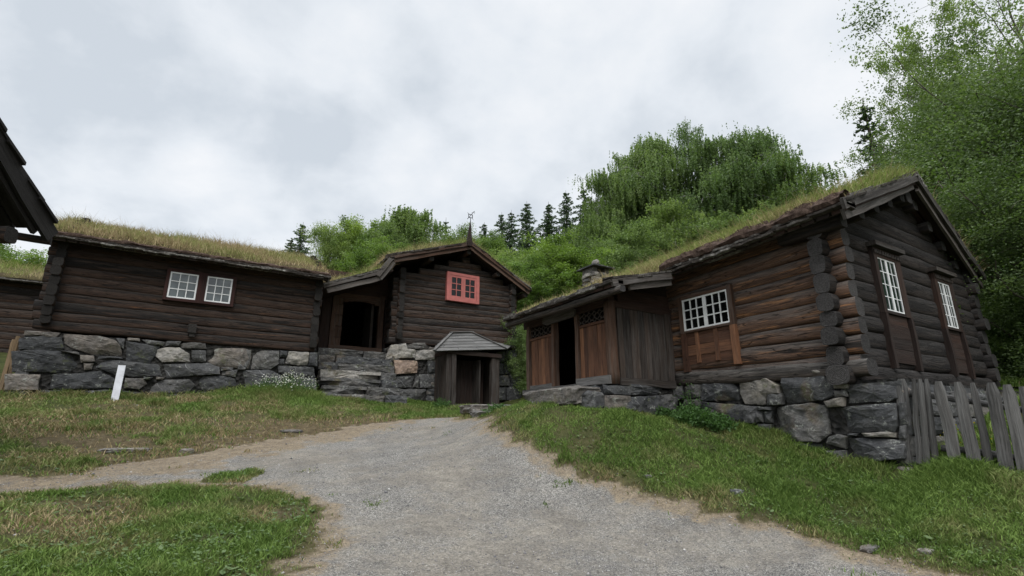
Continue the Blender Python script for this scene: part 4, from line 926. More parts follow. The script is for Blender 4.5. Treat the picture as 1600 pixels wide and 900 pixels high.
    PF = [([(490,662),(540,665),(545,708),(500,706)],.1),([(425,715),(550,712),(556,815),(500,820),(425,785)],.6,dict(proud=.04, bulge=.05)),([(395,672),(488,662),(495,705),(420,712)],.2),([(330,672),(392,668),(395,700),(330,695)],.4),([(140,680),(325,668),(328,694),(140,700)],.45)]
    stones_px(mb, PF, t5, ('X', 6.72), OF, UY, NX, depth=.4)
    rubble(mb, OF, UY, NX, 7.35, 10.5, -.2, .62); rubble(mb, OS, UX, NY, 6.8, 8.5, -.5, .0)
    mb.build('foundation', M['stone'], h)
    backing('foundation_core', h, [(V((8.45, 0, 0)), UY, NX, 3.42, 10.6, -1.4, .74, -6, -.08), (V((0, 7.3, 0)), UX, NY, 6.8, 8.5, -1, .84, -3.2, -.08)])
    # ledge of flat capping stones in front of the gable
    mb = MB(); x = 8.5
    while x < 14.4: w = random.uniform(.5, .9); obox(mb, V((0, 3.42, 0)), UX, NY, x, x+w-.02, .6, .69+random.uniform(-.01, .02), -.75, .04, jit=.02, rnd=random.uniform(.1, .6)); x += w
    mb.build('ledge', M['stone'], h)
    # ---- roof
    E0, E1 = V((8.06, 3.46, 3.32)), V((8.06, 10.7, 3.06)); R0, R1 = V((11.4, 3.60, 4.72)), V((11.4, 10.75, 4.70)); G0, G1 = V((14.62, 3.85, 3.28)), V((14.62, 10.8, 3.1))
    mb = MB(); deck(mb, E0, E1, R0, R1, .08); deck(mb, G0, G1, R0, R1, .08); r = mb.build('roof', M['board_dark'], h)
    roof_side(r, E0, E1, R0, R1, seed=12, gh=(.06, .22), dens=1700, dryf=-.15, thick=.20, ragged=.06, edge_dry=.65); roof_side(r, G0, G1, R0, R1, seed=13, gh=(.08, .25), dens=500, dryf=.3, thick=.16)
    eave_edge(r, E0, V((8.06, 7.1, 3.19)), (-1, 0, 0), layers=4, rag=.05); moss_roll(r, E0+V((-.0, 0, 0)), V((8.06, 7.1, 3.19)), (-1, 0, 0), r=.085, z=.12); moss_roll(r, E0+V((.15, 0, .1)), V((8.2, 7.1, 3.28)), (-1, 0, 0), r=.09, z=.12)
    eave_edge(r, G0, G1, (1, 0, 0), layers=3); eave_edge(r, E0+V((0, 0, .12)), R0+V((0, 0, .13)), (0, -1, 0), layers=2, rag=.03); eave_edge(r, G0+V((0, 0, .12)), R0+V((0, 0, .13)), (0, -1, 0), layers=2, rag=.03)
    one_beam(r, 'board_verge', E0+V((-.12, -.03, -.01)), R0+V((-.02, -.03, .04)), .05, .17, jit=.01); one_beam(r, 'board_verge', E0+V((-.02, .03, -.15)), R0+V((-.12, .03, -.13)), .05, .17, jit=.01)
    one_beam(r, 'board_verge', R0+V((.02, -.03, .04)), G0+V((.12, -.03, -.0)), .05, .17, jit=.01); one_beam(r, 'board_verge', R0+V((.1, .03, -.13)), G0+V((.0, .03, -.15)), .05, .16, jit=.01)
    for E in (E0, G0):
        for t in (.08, .3, .5, .7, .9):
            p = E.lerp(R0, t); one_log(h, wg, p+V((0, .16, -.24)), p+V((0, 1.2, -.24)), UX, .10, .10)
    one_log(h, wg, R0+V((0, .15, -.3)), R0+V((0, 1.2, -.3)), UX, .12, .12)
    # ---- porch
    XP = 6.79
    XF = V((XP, 0, 0))
    pts = MB(); post(pts, (XP+.05, 7.44, .88), (XP+.02, 7.42, 2.50), .105, .10, rnd=.55, n=12, rough=.02)
    pts.build('corner_post', [M['board_frame'], M['log_end_grey']], h, smooth=True)
    for y, w in ((8.34, .10), (9.20, .10), (10.20, .12)):
        b = MB(); obox(b, XF, UY, NX, y, y+w, .92, 2.46, -.08, .06, jit=.012); b.build('porch_post', M['board_frame'], h)
    for y0, y1 in ((7.52, 8.34), (9.30, 10.20)):
        b = MB(); y = y0
        while y < y1-.02: w = min(random.uniform(.12, .17), y1-y); obox(b, XF, UY, NX, y, y+w-.005, 1.04, 2.12, -.03, random.uniform(0, .012), along=1); y += w
        obox(b, XF, UY, NX, y0, y1, 2.10, 2.15, -.03, .035)
        b.build('plank_panel', M['board_red'], h)
        b = MB(); k = 5; dy = (y1-y0)/k
        for i in range(k):
            for j in range(2):
                c0 = V((XP, y0+i*dy, 2.15+j*.125)); c1 = V((XP, y0+(i+1)*dy, 2.15+(j+1)*.125)); c2 = V((XP, y0+(i+1)*dy, 2.15+j*.125)); c3 = V((XP, y0+i*dy, 2.15+(j+1)*.125))
                for a_, b_ in ((c0, c1), (c2, c3)):
                    m_ = (a_+b_)/2; nq = 5
                    for q in range(nq): # slightly curved bars
                        ta, tb = q/nq, (q+1)/nq; of = lambda t_: V((0, 0, .018*math.sin(math.pi*2*t_))); beam(b, a_.lerp(b_, ta)+of(ta), a_.lerp(b_, tb)+of(tb), .018, .026, up=V((1, 0, 0)), seg=1, jit=.001)
        b.build('lattice', M['board_greybrown'], h)
    b = MB(); obox(b, XF, UY, NX, 7.40, 8.40, .89, 1.05, -.1, .10, jit=.015); obox(b, XF, UY, NX, 8.40, 10.4, .84, .95, -.1, .12, jit=.02); obox(b, XF, UY, NX, 9.3, 10.3, .95, 1.04, -.06, .05)
    b.build('sill_beam', M['board_grey'], h)
    b = MB(); obox(b, XF, UY, NX, 7.35, 10.45, 2.42, 2.60, -.1, .05, jit=.012); obox(b, V((0, 7.38, 0)), UX, NY, XP, 8.6, 2.38, 2.52, -.08, .05, jit=.012); obox(b, V((0, 7.40, 0)), UX, NY, 7.0, 8.6, 2.53, 2.80, -.08, .02, jit=.012); obox(b, V((0, 7.42, 0)), UX, NY, 7.6, 8.6, 2.8, 3.05, -.08, .0, jit=.012)
    b.build('porch_beam', M['board_dark'], h)
    b = MB(); P = [(8.30, 2.50), (8.36, 2.36), (9.38, 2.34), (9.50, 2.40), (9.50, 2.50), (9.42, 2.53), (8.36, 2.53)]
    for n_ in (0.07, .12):
        for p in P: b.v.append(V((XP-n_-.03, p[0], p[1])))
    k = len(P); b.face(tuple(range(k, 2*k)), [(p[0], p[1]) for p in P], .5)
    for i in range(k): j = (i+1) % k; b.face((i, j, j+k, i+k), ((P[i][0], 0), (P[j][0], 0), (P[j][0], .1), (P[i][0], .1)), .5)
    b.build('door_lintel', M['board_verge'], h)
    b = MB(); x = XP+.16
    while x < 8.5: w = min(random.uniform(.14, .22), 8.5-x); obox(b, V((0, 7.36, 0)), UX, NY, x, x+w-.006, 1.0, 2.40, -.04, random.uniform(0, .014), along=1); x += w
    b.build('side_wall', M['board_greybrown'], h)
    b = MB(); obox(b, V((0, 7.36, 0)), UX, NY, XP+.12, 8.5, .86, 1.0, -.08, .05, jit=.012, rnd=.2); obox(b, V((0, 7.36, 0)), UX, NY, 8.26, 8.42, 1.0, 2.4, -.04, .04); b.build('sill_beam', M['board_greybrown'], h)
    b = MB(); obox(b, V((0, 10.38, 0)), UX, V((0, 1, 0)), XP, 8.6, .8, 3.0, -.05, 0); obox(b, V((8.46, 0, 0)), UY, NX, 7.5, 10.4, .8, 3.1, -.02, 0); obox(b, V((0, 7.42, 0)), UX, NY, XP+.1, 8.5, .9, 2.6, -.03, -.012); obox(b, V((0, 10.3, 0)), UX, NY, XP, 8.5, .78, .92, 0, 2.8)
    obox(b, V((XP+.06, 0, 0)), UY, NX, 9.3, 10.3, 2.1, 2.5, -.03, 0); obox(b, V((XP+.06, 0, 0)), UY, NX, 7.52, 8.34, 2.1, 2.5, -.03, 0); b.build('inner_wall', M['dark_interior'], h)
    # porch roof
    pe0, pe1 = V((6.28, 6.72, 2.62)), V((6.28, 10.5, 2.62)); pr0, pr1 = V((8.15, 6.85, 3.10)), V((8.25, 10.6, 3.12))
    mb = MB(); deck(mb, pe0, pe1, pr0, pr1, .05); r2 = mb.build('porch_roof', M['board_dark'], h)
    roof_side(r2, pe0, pe1, pr0, pr1, seed=15, gh=(.05, .17), dens=900, dryf=.4, thick=.10, edge_dry=.5)
    eave_edge(r2, pe0, pe1, (-1, 0, 0), layers=3, rag=.03, lift=.02); eave_edge(r2, pe0+V((0, 0, .10)), pr0+V((0, 0, .09)), (0, -1, 0), layers=2, rag=.015)
    one_beam(r2, 'board_verge', pe0+V((-.05, -.03, .0)), V((7.95, 6.80, 3.06)), .05, .13, jit=.008); one_beam(r2, 'board_verge', V((6.75, 6.78, 2.64)), V((8.0, 6.86, 2.93)), .05, .12, jit=.008)
    b = MB(); log(b, (6.36, 6.55, 2.50), (6.36, 10.6, 2.52), NX, .065, .06, .4); b.build('eave_log', [M['log_sill'], M['log_end_grey']], r2, smooth=True)
    # chimney
    c = MB(); cx, cy, cz = 8.98, 10.25, 3.50
    for (O_, S_, N_) in ((V((cx, cy-.26, 0)), UX, NY), (V((cx-.28, cy, 0)), UY, NX), (V((cx+.28, cy, 0)), UY, UX), (V((cx, cy+.26, 0)), UX, UY)):
        rubble(c, O_, S_, N_, -.28, .28, cz, cz+.66, .07, .14, .3, rfun=lambda: random.choice([.3, .5, .65, .75, .8]), depth=.15, bulge=.015, rough=.012, st=.05)
    for dx in (-.2, .2): obox(c, V((cx, cy, 0)), UX, NY, dx-.07, dx+.07, cz+.66, cz+.79, -.22, .22, jit=.015, rnd=.5)
    obox(c, V((cx, cy, 0)), UX, NY, -.06, .06, cz+.66, cz+.79, -.2, -.05, jit=.01, rnd=.5)
    ch = c.build('chimney', M['stone'], r)
    s_ = MB(); a = cz+.79; base = 0; w = .37
    s_.v += [V((cx-w, cy-w, a)), V((cx+w, cy-w, a)), V((cx+w, cy+w, a)), V((cx-w, cy+w, a)), V((cx-w, cy-w, a+.04)), V((cx+w, cy-w, a+.03)), V((cx+w, cy+w, a+.04)), V((cx-w, cy+w, a+.03)), V((cx, cy, a+.17))]
    for f in ((3, 2, 1, 0), (0, 1, 5, 4), (1, 2, 6, 5), (2, 3, 7, 6), (3, 0, 4, 7), (4, 5, 8), (5, 6, 8), (6, 7, 8), (7, 4, 8)): s_.face(f, ((0, 0),)*len(f), .1)
    stone(s_, [(-.08, a+.12), (.08, a+.12), (.06, a+.24), (0, a+.30), (-.06, a+.24)], V((cx, cy-.08, 0)), UX, NY, .7, depth=.16)
    s_.build('chimney_cap', M['stone'], r)
right_house()

# ledge stones in front of the porch
def boulder(name, c, sx, sy, sz, rnd, label, cat, group=None, seed=0, flat=.5):
    mb = MB(); nu, nv = 40, 20; cz = c[2]
    for j in range(nv+1):
        ph = -math.pi/2+math.pi*j/nv
        for i in range(nu):
            th = 2*math.pi*i/nu; x, y, z = math.cos(ph)*math.cos(th), math.cos(ph)*math.sin(th), math.sin(ph)
            f = lambda q: math.copysign(abs(q)**flat, q); v_ = V((f(x), f(y), f(z))); n_ = 1+.10*mn.noise(v_*1.7+V((seed, 0, 0)))+.07*mn.noise(v_*4+V((seed, 3, 0)))+.04*mn.noise(v_*9+V((seed, 3, 0)))
            mb.v.append(V((c[0]+v_.x*sx*n_, c[1]+v_.y*sy*n_, cz+v_.z*sz*n_)))
    for j in range(nv):
        for i in range(nu): a = j*nu+i; b = j*nu+(i+1) % nu; mb.face((a, b, b+nu, a+nu), ((0, 0),)*4, rnd)
    o = mb.build(name, M['stone']); tag(o, label, cat, group); return o
boulder('stone_slab', (6.42, 8.6, .66), .34, .95, .20, .55, 'long pale grey stone ledge in front of the dark porch doorway', 'stone', seed=3, flat=.35)
boulder('stone_slab', (6.50, 7.75, .55), .25, .25, .20, .2, 'dark rounded stone at the near end of the pale ledge', 'stone', seed=4, flat=.5)
boulder('stone_slab', (6.7, 12.0, .55), .75, .45, .13, .55, 'flat stone slab on the ground left of the porch ledge, farther from the path', 'stone', seed=5, flat=.35)
boulder('stone_slab', (6.25, 11.1, .36), .45, .42, .13, .5, 'low mossy kerb stone at the path edge beside the cellar porch', 'stone', seed=6, flat=.4)
boulder('stone_slab', (10.3, 16.9, .86), .8, .3, .13, .4, 'flat stone slab to the right of the timber step', 'stone', seed=7, flat=.4)
def ground_at(px_, py_, dz=0.): x, y = ground_hit(px_, py_); return (x, y, float(terrain_z(np.array([x]), np.array([y]))[0])+dz)
for k, (px_, py_, sx, sy, sz, r_, lb) in enumerate([(196, 702, .42, .22, .04, .6, 'flat grey outcrop in the worn bank at the left of the path'), (292, 704, .13, .10, .06, .62, 'brown stone on the sandy edge of the bank'), (1448, 866, .09, .06, .03, .7, 'pale stone in the grass at the bottom right of the path'),
        (1362, 856, .20, .06, .03, .5, 'thin flat stone at the right edge of the gravel'), (1012, 746, .07, .05, .025, .5, 'small grey stone in the right hand gravel verge'), (455, 672, .28, .14, .04, .55, 'low flat stone in the sand where the bank meets the path'), (1150, 768, .12, .08, .04, .3, 'small dark stone in the right hand grass')]):
    c = ground_at(px_, py_, .0); boulder('stone', (c[0], c[1], c[2]-.008), sx*.85, sy, sz, r_, lb, 'stone', seed=10+k, flat=.55)

# ================================================================== FENCE
FA = V((8.52, 3.42, -.38)); FB = ray(1600, 742)*(9.15/math.hypot(*ray(1600, 742).xy))
def fence():
    t = empty('picket_fence', (11, 4, -.6), 'rough grey fence of split upright stakes at the corner of the brown house', 'fence')
    A = V(FA); B = V(FB)
    D = (B-A); D.z = 0
    px_b = [(1420,716,1408,592,24),(1437,716,1428,592,10),(1449,716,1437,592,12),(1462,720,1447,592,13),(1498,730,1466,596,23),(1527,732,1496,597,24),(1550,732,1519,598,15),(1578,742,1548,598,25),(1606,742,1573,601,26),(1632,748,1597,604,22),(1660,752,1618,600,22),(1690,756,1640,602,24)]
    W = lambda px_, py_: None
    nrm = V((D.y, -D.x, 0)).normalized()
    def onplane(x, y, o=0.):
        d = ray(x, y); P0 = A+nrm*o; return d*(P0.dot(nrm)/d.dot(nrm))
    for k, (bx, by, tx, ty, w) in enumerate(px_b):
        o = .05 if k % 3 else -.03
        b0 = onplane(bx, by+8, o); t0 = onplane(tx, ty, o); wd = .76*w/800*(b0.x*math.cos(AZ)+b0.y*math.sin(AZ))*.92
        mb = MB(); S = D.normalized(); U = (t0-b0); L = U.length; U.normalize(); r_ = random.random()
        nseg = 9; base = 0
        th_ = .035 if w > 15 else .025
        for i in range(nseg+1):
            q = i/nseg; ww = wd/2*(1-.12*q+.10*mn.noise(V((k*7, q*4, 0)))); c = b0+U*(L*q)+S*(.018*mn.noise(V((k*5, q*3, 2))))
            if i == nseg: ww *= .55
            for a_, c_ in ((-1, -1), (-.3, -1.5), (.4, -1.35), (1, -.8), (1, 1), (-1, 1)): mb.v.append(c+S*(ww*a_)-nrm*(-th_*c_*.8)*-1*1.0)
        for i in range(nseg):
            for c_ in range(6):
                a_ = i*6+c_; b_ = i*6+(c_+1) % 6; u0 = r_*20+L*i/nseg; u1 = u0+L/nseg; v0 = c_*.06+r_*5
                mb.face((a_, b_, b_+6, a_+6), ((u0, v0), (u0, v0+.06), (u1, v0+.06), (u1, v0)), r_)
        mb.face(tuple(nseg*6+i for i in range(6)), ((0, 0),)*6, r_)
        mb.build('stake', M['fence_wood'], t)
    for (x0, y0, x1, y1) in ((1405, 612, 1700, 655), (1470, 700, 1700, 733)):
        mb = MB(); post(mb, onplane(x0, y0, -.09), onplane(x1, y1, -.09), .045, .035, n=8, rough=.03); mb.build('rail', [M['fence_wood'], M['log_end_grey']], t, smooth=True)
def atZ_(x, y, Z): d = ray(x, y); return d*(Z/d.z)
fence()

# white board leaning on the grass, prop at the left corner
b = MB(); p0 = atY(178, 630, 15.6); p1 = atY(191, 571, 15.9); L = (p1-p0); U = L.normalized(); obox(b, p0-U*.1, UX, V((0, -1, 0)), -.075, .075, 0, L.length+.1, -.015, .02, U=U, along=1, jit=.004)
o = b.build('marker_board', M['post_white']); tag(o, 'whitish board standing tilted in the grass before the boulder foundation', 'marker board')
b = MB(); p0 = atY(10, 585, 17.5); p1 = atY(25, 528, 17.7)
for k in range(5): a = V((random.uniform(-.06, .06), random.uniform(-.04, .04), 0)); beam(b, p0+a-V((0, 0, .4)), p1+a*.8+V((0, 0, random.uniform(-.15, .1))), .07, .05, jit=.02)
o = b.build('wooden_prop', M['straw_wood']); tag(o, 'splintered straw coloured timber leaning at the left end of the foundation', 'timber')

# ================================================================== FAR LEFT LOG HOUSE
def far_house():
    h = empty('log_house', (-9.5, 26, 2.8), 'log house with a turf roof seen behind the left end of the long house', 'house', 'turf roofed log houses')
    wm = [M['log_mid'], M['log_end_grey']]
    for (a, b_, n_) in (((-14, 24), (-4.2, 24), (0, -1)), ((-14, 24), (-14, 28.5), (-1, 0)), ((-4.2, 24), (-4.2, 28.5), (1, 0)), ((-14, 28.5), (-4.2, 28.5), (0, 1))):
        wall_mesh('log_wall', h, a, b_, 2.2, 2.2, 5.15, 5.15, 11, n_, wm, shift=.5 if n_[0] else 0)
    E0, E1 = V((-14.4, 23.5, 5.02)), V((-3.9, 23.5, 5.12)); R0, R1 = V((-14.4, 26.2, 6.0)), V((-3.9, 26.2, 6.0)); G0, G1 = V((-14.4, 28.9, 5.05)), V((-3.9, 28.9, 5.05))
    mb = MB(); deck(mb, E0, E1, R0, R1); deck(mb, G0, G1, R0, R1); r = mb.build('roof', M['board_dark'], h)
    roof_side(r, E0, E1, R0, R1, seed=31, dens=250, gh=(.15, .35), dryf=.3, thick=.15); roof_side(r, G0, G1, R0, R1, seed=32, dens=60, gh=(.15, .35), dryf=.3, thick=.15)
    eave_edge(r, E0, E1, (0, -1, 0), layers=2, rag=.02)
    mb = MB(); rubble(mb, V((0, 23.9, 0)), UX, V((0, -1, 0)), -14, -4.1, 1.2, 2.3); mb.build('foundation', M['stone'], h); backing('foundation_core', h, [(V((0, 24, 0)), UX, V((0, -1, 0)), -13.9, -4.2, .5, 2.25, -4, -.02)])
far_house()

# ================================================================== NEAR LEFT BARN CORNER (only its eave reaches into the picture)
def barn():
    T = ray(78, 350)*(10/ray(78, 350).y); P = ray(0, 212)*(9.0/ray(0, 212).y)
    hd = V((P.x-T.x, P.y-T.y, 0)); rise = (P.z-T.z)/hd.length; hd.normalize()       # up-rake direction
    bk = V((hd.y, -hd.x, 0));
    if bk.x > 0: bk = -bk                                                       # away from the yard
    Wd = 2.6; RG = T+hd*Wd+V((0, 0, rise*Wd)); T2 = T+hd*2*Wd
    h = empty('barn', tuple((T+hd*Wd+bk*2.2)*1.0-V((0, 0, T.z+.9))), 'dark plank roofed building whose eave corner juts in at the upper left edge', 'barn')
    mb = MB(); Ld = 4.5
    for (E, side) in ((T, 1), (T2, -1)):
        e = E-V((0, 0, .0)); rows = 11
        for i in range(rows):
            a = e.lerp(RG, i/rows); b_ = e.lerp(RG, min(1, (i+1.6)/rows)); up = V((0, 0, .075)); 
            q = 0
            while q < Ld:
                w = random.uniform(.14, .24); j = random.uniform(-.06, .06); dd = (RG-e).normalized()*j; base = len(mb.v); r_ = random.random()
                o_ = bk*(q-random.uniform(0, .015)); o2 = bk*(q+w-.012)
                if q == 0: o_ = -bk*random.uniform(.04, .12)
                pts = [a+o_+up-dd, a+o2+up-dd, b_+o2+up*.25, b_+o_+up*.25]; mb.v += pts+[p-V((0, 0, .05)) for p in pts]
                for f in ((0, 1, 2, 3), (7, 6, 5, 4), (0, 4, 5, 1), (0, 3, 7, 4), (1, 5, 6, 2), (2, 6, 7, 3)): mb.face(tuple(base+k for k in f), [(.3*(k % 4 in (2, 3))+r_*9, .2*(k % 4 in (1, 2))+.05*(k > 3)+r_*4) for k in f], r_*.6)
                q += w
    r = mb.build('roof', M['board_black'], h)
    vb = MB()
    for E in (T, T2): d = (RG-E).normalized(); one_beam(r, 'board_black', E-d*.06-bk*.03-V((0, 0, .16)), RG-bk*.03-V((0, 0, .16)), .05, .26, jit=.01); one_beam(r, 'board_black', E+d*.2+bk*.05-V((0, 0, .30)), RG+bk*.05-V((0, 0, .30)), .05, .16, jit=.01)
    pass
    db = MB(); deck(db, T-V((0, 0, .02)), T+bk*Ld-V((0, 0, .02)), RG-V((0, 0, .02)), RG+bk*Ld-V((0, 0, .02)), .05); deck(db, T2-V((0, 0, .02)), T2+bk*Ld-V((0, 0, .02)), RG-V((0, 0, .02)), RG+bk*Ld-V((0, 0, .02)), .05); db.build('roof_boards', M['board_black'], r)
    # body
    wm = [M['log_dark'], M['log_end_dark']]; c0 = T+hd*.62+bk*.85; c1 = c0+hd*(2*Wd-1.24); zt = T.z-.02; zb = terr1(c0.x, c0.y)-.2
    def clip(z):
        k = (z-zt)/rise-.35
        return (k, 2*Wd-1.24-k) if 2*Wd-1.24-2*k > .2 else None
    nf = -bk; c3 = c0+bk*3.4; c2 = c1+bk*3.4
    wall_mesh('log_wall', h, c0.xy, c1.xy, zb, zb, zt, zt, 12, nf.xy, wm, clip=clip, extra_rows=9, ext=(.12, .2))
    be = atY(12, 367, 9.55); one_log(h, wm, be-bk*.05+V((0, 0, 0)), be+bk*1.5, hd, .10, .11, name='beam_end')
    wall_mesh('log_wall', h, c0.xy, c3.xy, zb, zb, zt, zt, 12, (-hd).xy, wm, shift=.5, ext=(.10, .2)); wall_mesh('log_wall', h, c1.xy, c2.xy, zb, zb, zt, zt, 12, hd.xy, wm, shift=.5); wall_mesh('log_wall', h, c3.xy, c2.xy, zb, zb, zt, zt, 12, bk.xy, wm, clip=clip, extra_rows=9)
    pb = MB(); p = atY(18, 366, 9.75); q = atY(80, 377, 10.15); log(pb, p-(q-p)*1.5, q, V((0, -1, 0)).normalized(), .05, .05, .3); pb.build('pole', wm, h, smooth=True)
barn()
# ================================================================== GROUND, GRASS, PEBBLES
make_ground(); lawn()
def pebbles():
    N = 150000; x = rng.uniform(-4, 12, N); y = rng.uniform(1.5, 17, N); dist = np.hypot(x, y); k = rng.random(N) < np.clip((5.5/dist)**2, .02, 1); x, y = x[k], y[k]
    e1 = x*math.cos(AZ)+y*math.sin(AZ); e0 = x*math.sin(AZ)-y*math.cos(AZ); k = (e1 > 2) & (np.abs(e0) < e1*1.1+.5); x, y = x[k], y[k]
    p, d = masks(x, y); k = rng.random(len(x)) < np.clip(p*.9+d*.25, 0, 1)*np.clip((fbm(x*2, y*2, 77)-.25)*2.5, .1, 1); x, y = x[k], y[k]; z = terrain_z(x, y); n = len(x)
    dist = np.hypot(x, y); r = rng.uniform(.0025, .007, n)*(1+.07*dist)*np.where(rng.random(n) < .03, 2.2, 1)
    oc = np.array([(1, 0, 0), (0, 1, 0), (-1, 0, 0), (0, -1, 0), (0, 0, .8), (0, 0, -.4)]); a = rng.uniform(0, 6.28, n); ca, sa = np.cos(a), np.sin(a)
    v = np.zeros((n, 6, 3)); sx = rng.uniform(.7, 1.4, n)
    for j, q in enumerate(oc): X_ = q[0]*sx; Y_ = q[1]; v[:, j, 0] = x+r*(X_*ca-Y_*sa); v[:, j, 1] = y+r*(X_*sa+Y_*ca); v[:, j, 2] = z+r*q[2]
    v += rng.uniform(-.25, .25, v.shape)*r[:, None, None]
    i = np.arange(n)[:, None]*6; T = np.array([(0, 1, 4), (1, 2, 4), (2, 3, 4), (3, 0, 4), (1, 0, 5), (2, 1, 5), (3, 2, 5), (0, 3, 5)]); t = (i[:, :, None]+T[None]).reshape(-1, 3)
    o = np_mesh('gravel', v.reshape(-1, 3), t, 3, M['pebble'], rnd=np.repeat(rng.random(n), 8)); o['kind'] = 'stuff'; tag(o, 'loose grey grit and small pebbles scattered over the path', 'gravel'); print('pebbles', n)
pebbles()
def clover():
    N = 60000; x = rng.uniform(-3, 9, N); y = rng.uniform(1.5, 11, N); dist = np.hypot(x, y); k = rng.random(N) < np.clip((6/dist)**2, .03, 1); x, y = x[k], y[k]; p, d = masks(x, y)
    k = (p < .25) & (rng.random(len(x)) < np.clip((fbm(x*1.5, y*1.5, 111)-.38)*6, 0, 1)) & ~((x > 8.3) & (y > 3.3)); x, y = x[k], y[k]; z = terrain_z(x, y)+rng.uniform(.01, .05, len(x)); n = len(x)
    a = rng.uniform(0, 6.28, n); s = rng.uniform(.007, .017, n)*np.where(rng.random(n) < .08, 2., 1); tl = rng.uniform(-.4, .4, (n, 2)); v = np.zeros((n, 6, 3))
    for j in range(6): t = a+j*math.pi/3; rr_ = s*np.where(j % 3 == 0, 1.25, .8); v[:, j, 0] = x+np.cos(t)*rr_; v[:, j, 1] = y+np.sin(t)*rr_; v[:, j, 2] = z+(np.cos(t)*tl[:, 0]+np.sin(t)*tl[:, 1])*rr_
    o = np_mesh('clover', v.reshape(-1, 3), np.arange(n*6).reshape(-1, 6), 6, M['clover_leaf'], rnd=rng.random(n)); o['kind'] = 'stuff'; tag(o, 'broad clover and plantain leaves low in the lawn', 'ground cover')
leaf_mat('clover_leaf', [(.055, .095, .030), (.085, .135, .045), (.13, .18, .075)], None, .25)
clover()

# ================================================================== VEGETATION
def leaves_np(C, size, up_bias=.3, aspect=.6):
    """diamond leaves at C (n,3) with random orientation"""
    n = len(C); a = rng.normal(size=(n, 3)); a[:, 2] -= .25; a /= np.linalg.norm(a, axis=1)[:, None]
    b = rng.normal(size=(n, 3)); b -= (b*a).sum(1)[:, None]*a; b /= np.linalg.norm(b, axis=1)[:, None]
    s = (size*rng.uniform(.6, 1.3, n))[:, None]
    v = np.stack([C-a*s*.5, C+b*s*.5*aspect, C+a*s*.5, C-b*s*.5*aspect], 1).reshape(-1, 3); i = np.arange(n)*4
    return v, np.stack([i, i+1, i+2, i+3], 1)
def tube_np(paths):
    V_, F_ = [], []; base = 0
    for P, R_ in paths:
        P = np.asarray(P); n = len(P); k = 6
        for i in range(n):
            d = P[min(i+1, n-1)]-P[max(i-1, 0)]; d = d/(np.linalg.norm(d)+1e-9); u = np.cross(d, (0, 1, .1)); u /= np.linalg.norm(u)+1e-9; w = np.cross(d, u)
            for j in range(k): t = 2*math.pi*j/k; V_.append(P[i]+(u*math.cos(t)+w*math.sin(t))*R_[i])
        for i in range(n-1):
            for j in range(k): a = base+i*k+j; b = base+i*k+(j+1) % k; F_.append((a, b, b+k, a+k))
        base += n*k
    return np.array(V_), np.array(F_)
def prof_birch(t): return max(0.12, (1-((t-.42)/.60)**2))**.6 if t < 1 else .1
def prof_round(t): return max(0.1, 1-((t-.5)/.55)**2)**.5
def prof_loose(t): return (.55+.45*math.sin(t*9))*max(.1, 1-((t-.55)/.5)**2)**.5
